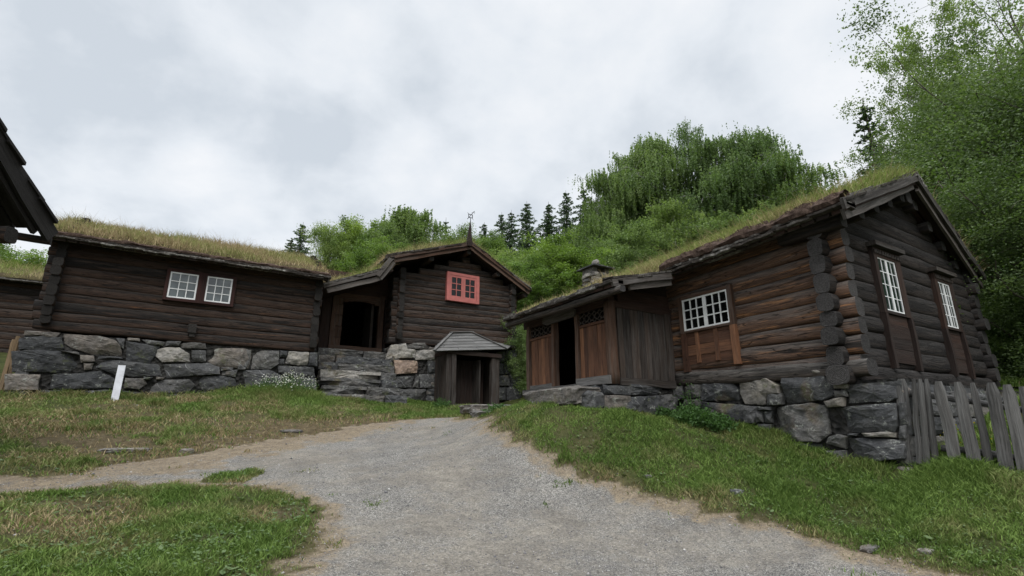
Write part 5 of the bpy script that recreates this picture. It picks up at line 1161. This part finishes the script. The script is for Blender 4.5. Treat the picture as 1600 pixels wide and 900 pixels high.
def make_tree(kind, H, Rr, nl, leafn, size, mat, bark, seed, low=.15, strand=0., twig=.5, prof=prof_birch, per=10, clump=.28, trunk_r=None, up=.55):
    """unit prototype standing at the origin: returns (crown mesh, trunk mesh)"""
    st = rng.bit_generator.state; r = np.random.default_rng(seed)
    tr = trunk_r or H*.012+.04; pts = [np.array([0, 0, -.3])]; bend = r.normal(size=2)*.02*H
    ns = 10
    for i in range(1, ns+1): t = i/ns; pts.append(np.array([bend[0]*t*t+r.normal()*.006*H, bend[1]*t*t+r.normal()*.006*H, H*.97*t]))
    paths = [(pts, [tr*(1-.93*i/ns) for i in range(ns+1)])]
    tp = lambda t: pts[min(ns-1, int(t*ns))]*(1-(t*ns-min(ns-1, int(t*ns))))+pts[min(ns, int(t*ns)+1)]*(t*ns-min(ns-1, int(t*ns)))
    C = []; az = r.uniform(0, 6)
    for i in range(nl):
        t = low+(.98-low)*((i+.5)/nl)+r.normal()*.01; t = min(.985, max(low, t)); az += 2.4+r.normal()*.3; tt = (t-low)/(1-low)
        L = Rr*prof(tt)*r.uniform(.65, 1.18)
        b0 = tp(t*.93); d = np.array([math.cos(az), math.sin(az), up*r.uniform(.6, 1.5)+(.6*tt)]); m = 7; P = [b0]
        for k in range(1, m+1):
            q = k/m; dd = d.copy(); dd[2] -= (strand*.9+.12)*q*1.4; P.append(P[-1]+dd*L/m*r.uniform(.85, 1.15)+r.normal(size=3)*.03*L)
        paths.append((P, [tr*(1-t*.85)*.42*(1-.85*k/m)+.004 for k in range(m+1)]))
        # side twigs
        for k in range(2, m+1):
            for _ in range(2 if k < m else 4):
                e = P[k]+r.normal(size=3)*np.array([1, 1, .7])*L*twig*.28*(1.1-.4*k/m); C.append((e, k/m))
                if r.random() < .3: paths.append(([P[k], (P[k]+e)/2+r.normal(size=3)*.04*L, e], [.012, .008, .004]))
    C = np.array([c[0] for c in C]); n = len(C); each = max(1, int(leafn/n)); 
    w = r.uniform(.15, 1.0, n)**1.5*2.6; cnt = np.maximum(1, (w*each).astype(int)); idx = np.repeat(np.arange(n), cnt); N = len(idx)
    g = np.clip(r.normal(size=(N, 3)), -1.7, 1.7)*clump*(.6+.8*r.random(n))[idx][:, None]; g[:, 2] *= .75
    Pn = C[idx]+g
    if strand > 0:
        # hanging twigs: leaves share a few strands per cluster
        sx = r.integers(0, 6, N); key = idx*6+sx; so = r.normal(size=(n*6, 2))*clump*1.3; Pn[:, :2] = C[idx][:, :2]+so[key]+r.normal(size=(N, 2))*.045; Pn[:, 2] = C[idx][:, 2]+.15-r.random(N)**.9*strand*(.4+r.random(n*6))[key]
    rnd = np.clip(r.random(n)[idx]*.85+r.random(N)*.25-.04, 0, 1)  # cluster tones spread wide to stand in for lit and shaded clumps
    v, f = leaves_np(Pn, size)
    rng.bit_generator.state = st
    tv, tf = tube_np(paths)
    return dict(v=v, f=f, r=rnd, tv=tv, tf=tf, mat=mat, bark=bark, H=H)
def make_spruce(H, Rr, seed, rows=30, per=9, size=.16):
    r = np.random.default_rng(seed); V_ = []; rn = []; paths = [([np.array([0, 0, -.3]), np.array([0, 0, H*.5]), np.array([0, 0, H])], [H*.014, H*.008, .01])]
    for i in range(rows):
        t = .10+.89*(i/rows)**.92; z = H*t; L0 = Rr*(1-t)**.8+.12
        m = max(4, int(per*(1-t*.45)))
        for k in range(m):
            if r.random() < .12: continue
            az = 2*math.pi*(k+r.random()*.8)/m; L = L0*r.uniform(.6, 1.2); dx, dy = math.cos(az), math.sin(az); sg = max(3, int(L/.10)); q = (np.arange(sg*6)+r.random(sg*6))/(sg*6)
            zz = z-.30*L*q+.22*L*q*q+r.normal(size=len(q))*.02
            wd = .30*L*(1-q)*.8+.05; s_ = r.uniform(-1, 1, len(q))*wd; hang = -np.abs(r.normal(size=len(q)))*.10*(1-q*.3)
            V_.append(np.c_[dx*L*q-dy*s_, dy*L*q+dx*s_, zz+hang]); rn.append(np.clip(r.random(len(q))*.5+q*.45, 0, 1))
            if k % 2 == 0: paths.append(([np.array([0, 0, z]), np.array([dx*L*.6, dy*L*.6, z-.12*L])], [.02, .008]))
    P = np.concatenate(V_); rr = np.concatenate(rn); st = rng.bit_generator.state; v, f = leaves_np(P, size, aspect=.5); rng.bit_generator.state = st; tv, tf = tube_np(paths)
    return dict(v=v, f=f, r=rr, tv=tv, tf=tf, mat='leaf_spruce', bark='tree_bark', H=H)
def proto_objs(name, d, trunk=True):
    root = bpy.data.objects.new(name, None); root.empty_display_size = .2
    me_c = np_mesh('crown', d['v'], d['f'], 4, M[d['mat']], rnd=d['r']); me_c.parent = root
    kids = [me_c]
    if trunk: me_t = np_mesh('trunk', d['tv'], d['tf'], 4, M[d['bark']], smooth=True); me_t.parent = root; kids.append(me_t)
    for k in kids: COL.objects.unlink(k)
    return dict(root=root, kids=kids, H=d['H'])
def plant_tree(pr, x, y, z, H, wid, rz, label, cat, group, name=None):
    r = pr['root'].copy(); COL.objects.link(r)
    if name: r.name = name
    s = H/pr['H']; r.location = (x, y, z); r.scale = (s*wid, s*wid, s); r.rotation_euler = (0, 0, rz)
    for c in pr['kids']: k = c.copy(); COL.objects.link(k); k.parent = r
    tag(r, label, cat, group); return r
PR = {}
PR['birch1'] = proto_objs('birch_tree', make_tree('b', 14, 4.4, 70, 120000, .15, 'leaf_birch', 'birch_bark', 101, low=.12, strand=1.3, twig=.7, clump=.30))
PR['birch2'] = proto_objs('birch_tree', make_tree('b', 14, 3.9, 60, 90000, .15, 'leaf_birch', 'birch_bark', 102, low=.15, strand=1.0, twig=.8, clump=.34))
PR['thin'] = proto_objs('birch_tree', make_tree('b', 15, 1.7, 36, 17000, .13, 'leaf_birch', 'birch_bark', 103, low=.3, strand=.7, twig=.8, clump=.22))
PR['round'] = proto_objs('leafy_tree', make_tree('r', 10, 3.1, 52, 60000, .15, 'leaf_bright', 'tree_bark', 104, low=.05, prof=prof_round, twig=.9, clump=.34))
PR['round2'] = proto_objs('leafy_tree', make_tree('r', 10, 2.8, 46, 46000, .15, 'leaf_birch', 'tree_bark', 105, low=.05, prof=prof_round, twig=.9, clump=.36))
PR['loose'] = proto_objs('birch_tree', make_tree('l', 14, 3.0, 34, 34000, .115, 'leaf_loose', 'birch_bark', 106, low=.22, twig=1.0, clump=.21, prof=prof_round, up=.7))
PR['tall'] = proto_objs('birch_tree', make_tree('l', 18, 3.6, 26, 13000, .105, 'leaf_loose', 'tree_bark', 107, low=.35, twig=1.0, clump=.19, prof=prof_round, up=.8, trunk_r=.2))
PR['dense'] = proto_objs('leafy_tree', make_tree('r', 10, 3.6, 60, 110000, .085, 'leaf_pale', 'tree_bark', 108, low=.02, prof=prof_round, twig=.9, clump=.36))
PR['spruce1'] = proto_objs('spruce_tree', make_spruce(14, 2.7, 201, rows=36, size=.19)); PR['spruce2'] = proto_objs('spruce_tree', make_spruce(14, 2.3, 202, rows=32, per=8, size=.19))
PR['spruce3'] = proto_objs('spruce_tree', make_spruce(14, 1.5, 203, rows=20, per=6, size=.2))
CATS = dict(b='birch tree', t='birch tree', r='leafy tree', d='leafy tree', l='birch tree', s='spruce tree')
TREES = [  # proto, px, py(top), distance, width factor, label
 ('spruce1', 474, 347, 55, 1.0, 'dark spruce top standing alone above the right part of the long turf roof'),
 ('spruce2', 456, 371, 60, 1.2, 'short spruce tip just left of the lone dark spruce over the long roof'),
 ('round2', 515, 366, 44, .55, 'pale green leafy tree between the lone spruce and the darker conifer over the roof gap'),
 ('spruce1', 545, 348, 46, .9, 'mid green conifer rising out of leafy trees above the doorway between the two houses'),
 ('round', 566, 364, 45, .8, 'leafy tree clinging to the right side of the conifer above the roof gap'),
 ('birch1', 646, 317, 46, 1.05, 'broad rounded drooping birch behind the left slope of the gabled roof'),
 ('round2', 598, 372, 44, .8, 'low leafy tree filling the left foot of the broad rounded birch'),
 ('round', 600, 395, 34, .7, 'low bush showing over the small roof above the stone steps'),
 ('spruce3', 697, 340, 58, .9, 'thin solitary spruce just left of the iron vane'),
 ('round2', 716, 372, 44, .7, 'small pale tree top below the thin solitary spruce'),
 ('spruce2', 757, 347, 60, 1.1, 'short spruce just right of the iron vane'),
 ('spruce1', 784, 331, 60, .85, 'first of the row of pointed spruces right of the vane, with a narrow top'),
 ('spruce2', 799, 328, 59, 1.0, 'second spruce of the row, crowding its left neighbour'),
 ('spruce1', 823, 314, 57, .95, 'broader and taller third spruce of the row right of the vane'),
 ('spruce2', 857, 315, 57, 1.1, 'fourth spruce of the row, standing a little apart from the third'),
 ('spruce1', 884, 297, 56, .85, 'tallest spruce of the row, beside the edge of the birch grove'),
 ('spruce2', 912, 292, 54, 1.0, 'dark spruce half hidden in the left edge of the birch grove'),
 ('spruce3', 966, 258, 50, 1.0, 'thin spruce tip poking from the left shoulder of the birch grove'),
 ('round', 768, 380, 42, .6, 'light green bush behind the right slope of the gabled roof, near the vane'),
 ('round2', 800, 405, 38, .7, 'soft green bush above the right eave of the gabled house'),
 ('round', 850, 398, 40, .9, 'bright yellow green leafy tree under the row of spruces'),
 ('round', 822, 420, 30, .7, 'fresh green bush in the gap between the gabled house and the brown house porch'),
 ('round', 880, 400, 32, .9, 'bright bush just left of the stone chimney'),
 ('birch2', 930, 335, 41, .7, 'birch sloping down at the left foot of the grove above the chimney'),
 ('birch2', 955, 262, 46, .8, 'smaller birch forming the left shoulder of the grove'),
 ('birch2', 985, 228, 47, .8, 'birch tucked between the left shoulder and the large round topped birch'),
 ('birch1', 1015, 206, 46, 1.0, 'large round topped birch on the left of the grove'),
 ('thin', 1072, 168, 46, 1.0, 'slender airy birch sticking up highest in the middle of the grove'),
 ('birch2', 1105, 206, 45, 1.0, 'birch right behind the slender airy one'),
 ('birch1', 1168, 198, 46, .95, 'large birch on the right of the grove with an uneven top'),
 ('birch2', 1222, 244, 45, .95, 'drooping birch at the right end of the grove, its branches reaching into the sky'),
 ('birch2', 1195, 318, 40, .8, 'lower birch in front of the right end of the grove'),
 ('round2', 985, 368, 36, .8, 'leafy tree right of the chimney at the foot of the grove'),
 ('birch2', 1050, 318, 40, .8, 'birch in the middle front of the grove with pale twigs hanging down'),
 ('birch2', 1125, 335, 38, .8, 'darker front birch of the grove above the brown house roof'),
 ('spruce3', 1347, 153, 33, 1.1, 'dark ragged spruce leaning out left of the tall loose birch by the roof peak'),
 ('loose', 1432, 48, 29, .75, 'tall airy birch with open branches above the brown house roof peak'),
 ('loose', 1490, 150, 30, .75, 'second airy birch, just right of the tall open one and lower'),
 ('tall', 1545, -45, 31, 1.0, 'thin high tree with bare dark limbs reaching out of the top right corner'),
 ('dense', 1540, 150, 21, .95, 'big dense leafy tree with pale leaf undersides right of the gable'),
 ('dense', 1640, 130, 18, 1.0, 'dense leafy tree cut by the right edge of the picture'),
 ('dense', 1500, 235, 24, .75, 'dense leafy tree behind the roof peak of the brown house'),
 ('dense', 1560, 330, 17, .8, 'lower dense tree right behind the far eave of the brown house'),
 ('round2', 1590, 470, 17, .8, 'leafy bush low at the right edge above the picket fence'),
 ('round2', 815, 500, 21.5, .32, 'low bush in the narrow passage between the gabled house and the boarded porch'),
 ('round', 48, 408, 36, .8, 'green tree top between the far log house and the long house'),
]
for i, (k, x_, y_, dist, wid, lb) in enumerate(TREES):
    d = ray(x_, y_); hd = math.hypot(d.x, d.y); p = d*(dist/hd); zb = terr1(p.x, p.y)-.1; H = p.z-zb
    nm = PR[k]['root'].name.split('.')[0]
    plant_tree(PR[k], p.x, p.y, zb, H, min(1.6, wid*PR[k]['H']/H) if k[0] != 's' else 1.65*wid, (i*2.17) % 6.28, lb, 'birch tree' if nm.startswith('birch') else ('spruce tree' if nm.startswith('spruce') else 'leafy tree'), 'trees on the slope behind the houses')
# background wood closing the slope behind the named trees
def far_wood():
    st = PR['round2']; pts = []
    Vv = []; Ff = []; rr = []; base = 0
    src = PR['round2']['kids'][0].data; nv = len(src.vertices); co = np.empty(nv*3, np.float32); src.vertices.foreach_get('co', co); co = co.reshape(-1, 3); sub = rng.permutation(nv//4)[:12000]; q = (sub[:, None]*4+np.arange(4)).ravel(); co = co[q]
    cc = co.reshape(-1, 4, 3); ctr = cc.mean(1, keepdims=True); cc = ctr+(cc-ctr)*1.9; co = cc.reshape(-1, 3); n4 = len(co)//4
    spots = []
    for px_ in range(500, 1300, 42): spots.append((px_+rng.uniform(-15, 15), rng.uniform(58, 66), rng.uniform(.35, .5)))
    for px_ in range(960, 1240, 36): spots.append((px_+rng.uniform(-15, 15), rng.uniform(50, 54), rng.uniform(.7, .85)))
    for px_ in range(1560, 1900, 60): spots.append((px_, rng.uniform(30, 38), rng.uniform(.6, .8)))
    for (px_, dist, s) in spots:
        d = ray(px_, 500); hd = math.hypot(d.x, d.y); x, y = d.x*dist/hd, d.y*dist/hd; z = terr1(x, y); a = rng.uniform(0, 6.28); R_ = np.array([[math.cos(a), math.sin(a), 0], [-math.sin(a), math.cos(a), 0], [0, 0, 1]])
        Vv.append(co@R_*s+np.array([x, y, z-.5])); rr.append(rng.random(n4)); 
    Vv = np.concatenate(Vv); n = len(Vv)//4; i = np.arange(n)*4
    o = np_mesh('far_wood', Vv, np.stack([i, i+1, i+2, i+3], 1), 4, M['leaf_pale'], rnd=np.concatenate(rr)*.6); o['kind'] = 'stuff'; tag(o, 'dark mass of wood filling the slope behind the single trees', 'wood')  # leaf tones darkened to paint shade into the gaps between crowns
far_wood()

# ---- small plants
def weed_clump(name, c, h, r_, n, mat, label, cat, size=.05, flowers=None, fn=0):
    mb_c = []; paths = []
    for i in range(n):
        a = rng.uniform(0, 6.28); q = rng.random()**.6; bx = c[0]+math.cos(a)*q*r_*.6; by = c[1]+math.sin(a)*q*r_*.6; bz = terr1(bx, by)
        tx = bx+math.cos(a)*r_*.5*q; ty = by+math.sin(a)*r_*.5*q; tz = bz+h*rng.uniform(.5, 1)*(1.1-.4*q)
        P = [np.array([bx, by, bz]), np.array([(bx+tx)/2, (by+ty)/2, (bz*.4+tz*.6)]), np.array([tx, ty, tz])]; paths.append((P, [.005, .004, .002]))
        for _ in range(26): t = rng.uniform(.25, 1); b_ = P[0]*(1-t)+P[2]*t; mb_c.append(b_+rng.normal(size=3)*np.array([.07, .07, .035])*(1.2-t*.5)*h*2)
    C = np.array(mb_c); v, f = leaves_np(C, size); tv, tf = tube_np(paths); off = np.array([c[0], c[1], terr1(c[0], c[1])])
    root = empty(name, tuple(off), label, cat)
    np_mesh('leaves', v, f, 4, M[mat], root, rnd=rng.random(len(f)), off=off); np_mesh('stem', tv, tf, 4, M[mat], root, rnd=rng.random(len(tf)), off=off)
    if flowers:
        tips = np.array([p[0][2] for p in paths]); tips = np.repeat(tips, fn, 0)+rng.normal(size=(len(tips)*fn, 3))*.05+[0, 0, .03]; v, f = leaves_np(tips, .035, aspect=1.); fo = np_mesh('flowers', v, f, 4, M[flowers], root, rnd=rng.random(len(f)), off=off); fo['kind'] = 'stuff'
    return root
weed_clump('fern', (7.78, 6.35), .42, .42, 70, 'fern', 'lush green fern clump against the big boulders of the brown house', 'fern', .055)
weed_clump('fern', (7.9, 6.0), .33, .30, 40, 'fern', 'lower right part of the fern growth, nearest the corner of the brown house', 'fern', .055)
weed_clump('nettle_plant', (7.85, 7.25), .28, .22, 26, 'fern', 'small leafy weed at the foot of the wall, left of the fern clump', 'weed', .05)
c = atX(1110, 610, 8.2)
weed_clump('sapling', (8.18, 6.75), .9, .16, 7, 'fern', 'thin sapling standing before the sill under the white window', 'sapling', .045)
weed_clump('cow_parsley', (2.5, 16.4), .62, .6, 60, 'blade_weed' if 'blade_weed' in M else 'fern', 'white flowering weeds on the green mound left of the stone steps', 'weed', .035, 'flower_white', 6)
weed_clump('cow_parsley', (1.75, 16.5), .45, .45, 26, 'fern', 'sparser white flowering weeds farther left along the boulder wall', 'weed', .035, 'flower_white', 3)
weed_clump('grass_tuft', (7.2, 16.3), .32, .35, 26, 'fern', 'tall green tuft at the left post of the cellar porch', 'weed', .04)
weed_clump('grass_tuft', (6.0, 10.6), .25, .3, 22, 'fern', 'green tuft beside the pale ledge in front of the dark porch', 'weed', .04)
def buttercups():
    n = 60; A = V(FA); B = V(FB); P = []
    for _ in range(n): t = rng.uniform(.15, 1.4); o = rng.uniform(.1, 1.0); x = A.x+(B.x-A.x)*t+.1*o; y = A.y+(B.y-A.y)*t+o*.9; P.append((x, y, terr1(x, y)+rng.uniform(.08, .45)))
    v, f = leaves_np(np.array(P), .022, aspect=1.); o = np_mesh('buttercups', v, f, 4, M['flower_yellow'], rnd=rng.random(len(f))); o['kind'] = 'stuff'; tag(o, 'yellow buttercups among the grass behind the stake fence', 'flowers')
buttercups()
def tall_grass():
    """long grass behind the fence and around its feet"""
    n = 60000; x = rng.uniform(9.3, 22, n); y = rng.uniform(2.2, 14, n); k = ((y < 3.3) | (x > 14.7)) & ((x < 14.5) | (rng.random(n) < .7)) ; x, y = x[k], y[k]
    A = V(FA); B = V(FB); D = (B-A); beh = ((x-A.x)*(-D.y)+(y-A.y)*D.x)/math.hypot(D.x, D.y)
    z = terrain_z(x, y); H = np.where(beh > -.15, rng.uniform(.12, .38, len(x)), rng.uniform(.05, .16, len(x))); H = H*np.clip(.4+1.2*fbm(x, y, 91), .4, 1.3)
    o = grass_obj('long_grass', np.c_[x, y, z], H, .008+.0012*np.hypot(x, y), M['blade_lawn'], rnd=rng.random(len(x)), dry=(rng.random(len(x)) < .08)*.8, lean=.5); o['kind'] = 'stuff'; tag(o, 'longer green grass around and behind the stake fence', 'grass')
tall_grass()

# ================================================================== SKY, LIGHT, CAMERA
W = bpy.data.worlds.new('World'); SC.world = W; W.use_nodes = True; nt = W.node_tree; nt.nodes.clear()
N_ = lambda t, **k: (lambda x: ([setattr(x, a, b) for a, b in k.items()], x)[1])(nt.nodes.new(t))
sky = N_('ShaderNodeTexSky', sky_type='NISHITA'); sky.sun_disc = False; SUN_EL, SUN_AZ = R(52), R(205)
sky.sun_elevation = SUN_EL; sky.sun_rotation = SUN_AZ
tc = N_('ShaderNodeTexCoord'); mp = N_('ShaderNodeMapping'); nt.links.new(tc.outputs['Generated'], mp.inputs[0])
sep = N_('ShaderNodeSeparateXYZ'); nt.links.new(tc.outputs['Generated'], sep.inputs[0])
def mth(op, a, b=0.):
    x = N_('ShaderNodeMath', operation=op)
    for s_, v_ in ((x.inputs[0], a), (x.inputs[1], b)):
        if hasattr(v_, 'links'): nt.links.new(v_, s_)
        else: s_.default_value = v_
    return x.outputs[0]
zc = mth('ADD', mth('MAXIMUM', sep.outputs[2], 0.), .45); cb = N_('ShaderNodeCombineXYZ'); nt.links.new(mth('DIVIDE', sep.outputs[0], zc), cb.inputs[0]); nt.links.new(mth('DIVIDE', sep.outputs[1], zc), cb.inputs[1])
def wn(scale, detail, rough, dist, off=0.):
    m_ = N_('ShaderNodeMapping'); nt.links.new(cb.outputs[0], m_.inputs[0]); m_.inputs['Location'].default_value = (off, off*.7, off*.3); x = N_('ShaderNodeTexNoise'); nt.links.new(m_.outputs[0], x.inputs['Vector'])
    x.inputs['Scale'].default_value = scale; x.inputs['Detail'].default_value = detail; x.inputs['Roughness'].default_value = rough; x.inputs['Distortion'].default_value = dist; return x.outputs['Fac']
cl = mth('ADD', mth('MULTIPLY', wn(1.9, 7, .52, .25, 3.1), .72), mth('MULTIPLY', wn(6.0, 6, .55, .2, 8.3), .28))
rp = N_('ShaderNodeValToRGB'); nt.links.new(cl, rp.inputs[0]); e = rp.color_ramp.elements; e[0].position = .39; e[0].color = (.47, .510, .555, 1); e[1].position = .60; e[1].color = (.70, .71, .725, 1); k = e.new(.49); k.color = (.60, .63, .665, 1)
bg1 = N_('ShaderNodeBackground'); nt.links.new(sky.outputs[0], bg1.inputs[0]); bg1.inputs[1].default_value = .10
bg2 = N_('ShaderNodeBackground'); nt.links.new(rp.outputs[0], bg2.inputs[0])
zr = N_('ShaderNodeMapRange', interpolation_type='SMOOTHSTEP'); nt.links.new(sep.outputs[2], zr.inputs[0]); zr.inputs[1].default_value = .70; zr.inputs[2].default_value = 1.; zr.inputs[3].default_value = 1.; zr.inputs[4].default_value = 5.0; nt.links.new(zr.outputs[0], bg2.inputs[1])  # sky overhead, out of view, brightened to add light to the yard
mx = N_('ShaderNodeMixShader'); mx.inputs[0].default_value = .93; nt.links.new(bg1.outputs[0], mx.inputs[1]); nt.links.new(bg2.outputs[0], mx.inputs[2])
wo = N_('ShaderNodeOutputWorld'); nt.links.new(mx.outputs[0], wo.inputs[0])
L = bpy.data.lights.new('sun', 'SUN'); L.energy = 1.5; L.angle = R(25); L.color = (1, .97, .93); lo = bpy.data.objects.new('sun', L); COL.objects.link(lo)
sd = V((math.sin(SUN_AZ)*math.cos(SUN_EL), math.cos(SUN_AZ)*math.cos(SUN_EL), math.sin(SUN_EL))); lo.rotation_euler = sd.to_track_quat('Z', 'Y').to_euler()
cam = bpy.data.cameras.new('camera'); cam.sensor_width = 36; cam.lens = 18; cam.clip_end = 3000; cam.clip_start = .05; co_ = bpy.data.objects.new('camera', cam); COL.objects.link(co_)
fwd = ray(800, 450); rgt = V((math.sin(AZ), -math.cos(AZ), 0)); upv = rgt.cross(fwd.normalized())
from mathutils import Matrix
m3 = Matrix((rgt.normalized(), upv.normalized(), -fwd.normalized())).transposed(); co_.matrix_world = m3.to_4x4(); SC.camera = co_
SC.view_settings.view_transform = 'Standard'; SC.view_settings.look = 'None'; SC.view_settings.exposure = .50; SC.view_settings.gamma = 1
SC.cycles.max_bounces = 6; SC.cycles.diffuse_bounces = 3; SC.cycles.transparent_max_bounces = 4; SC.cycles.use_denoising = True
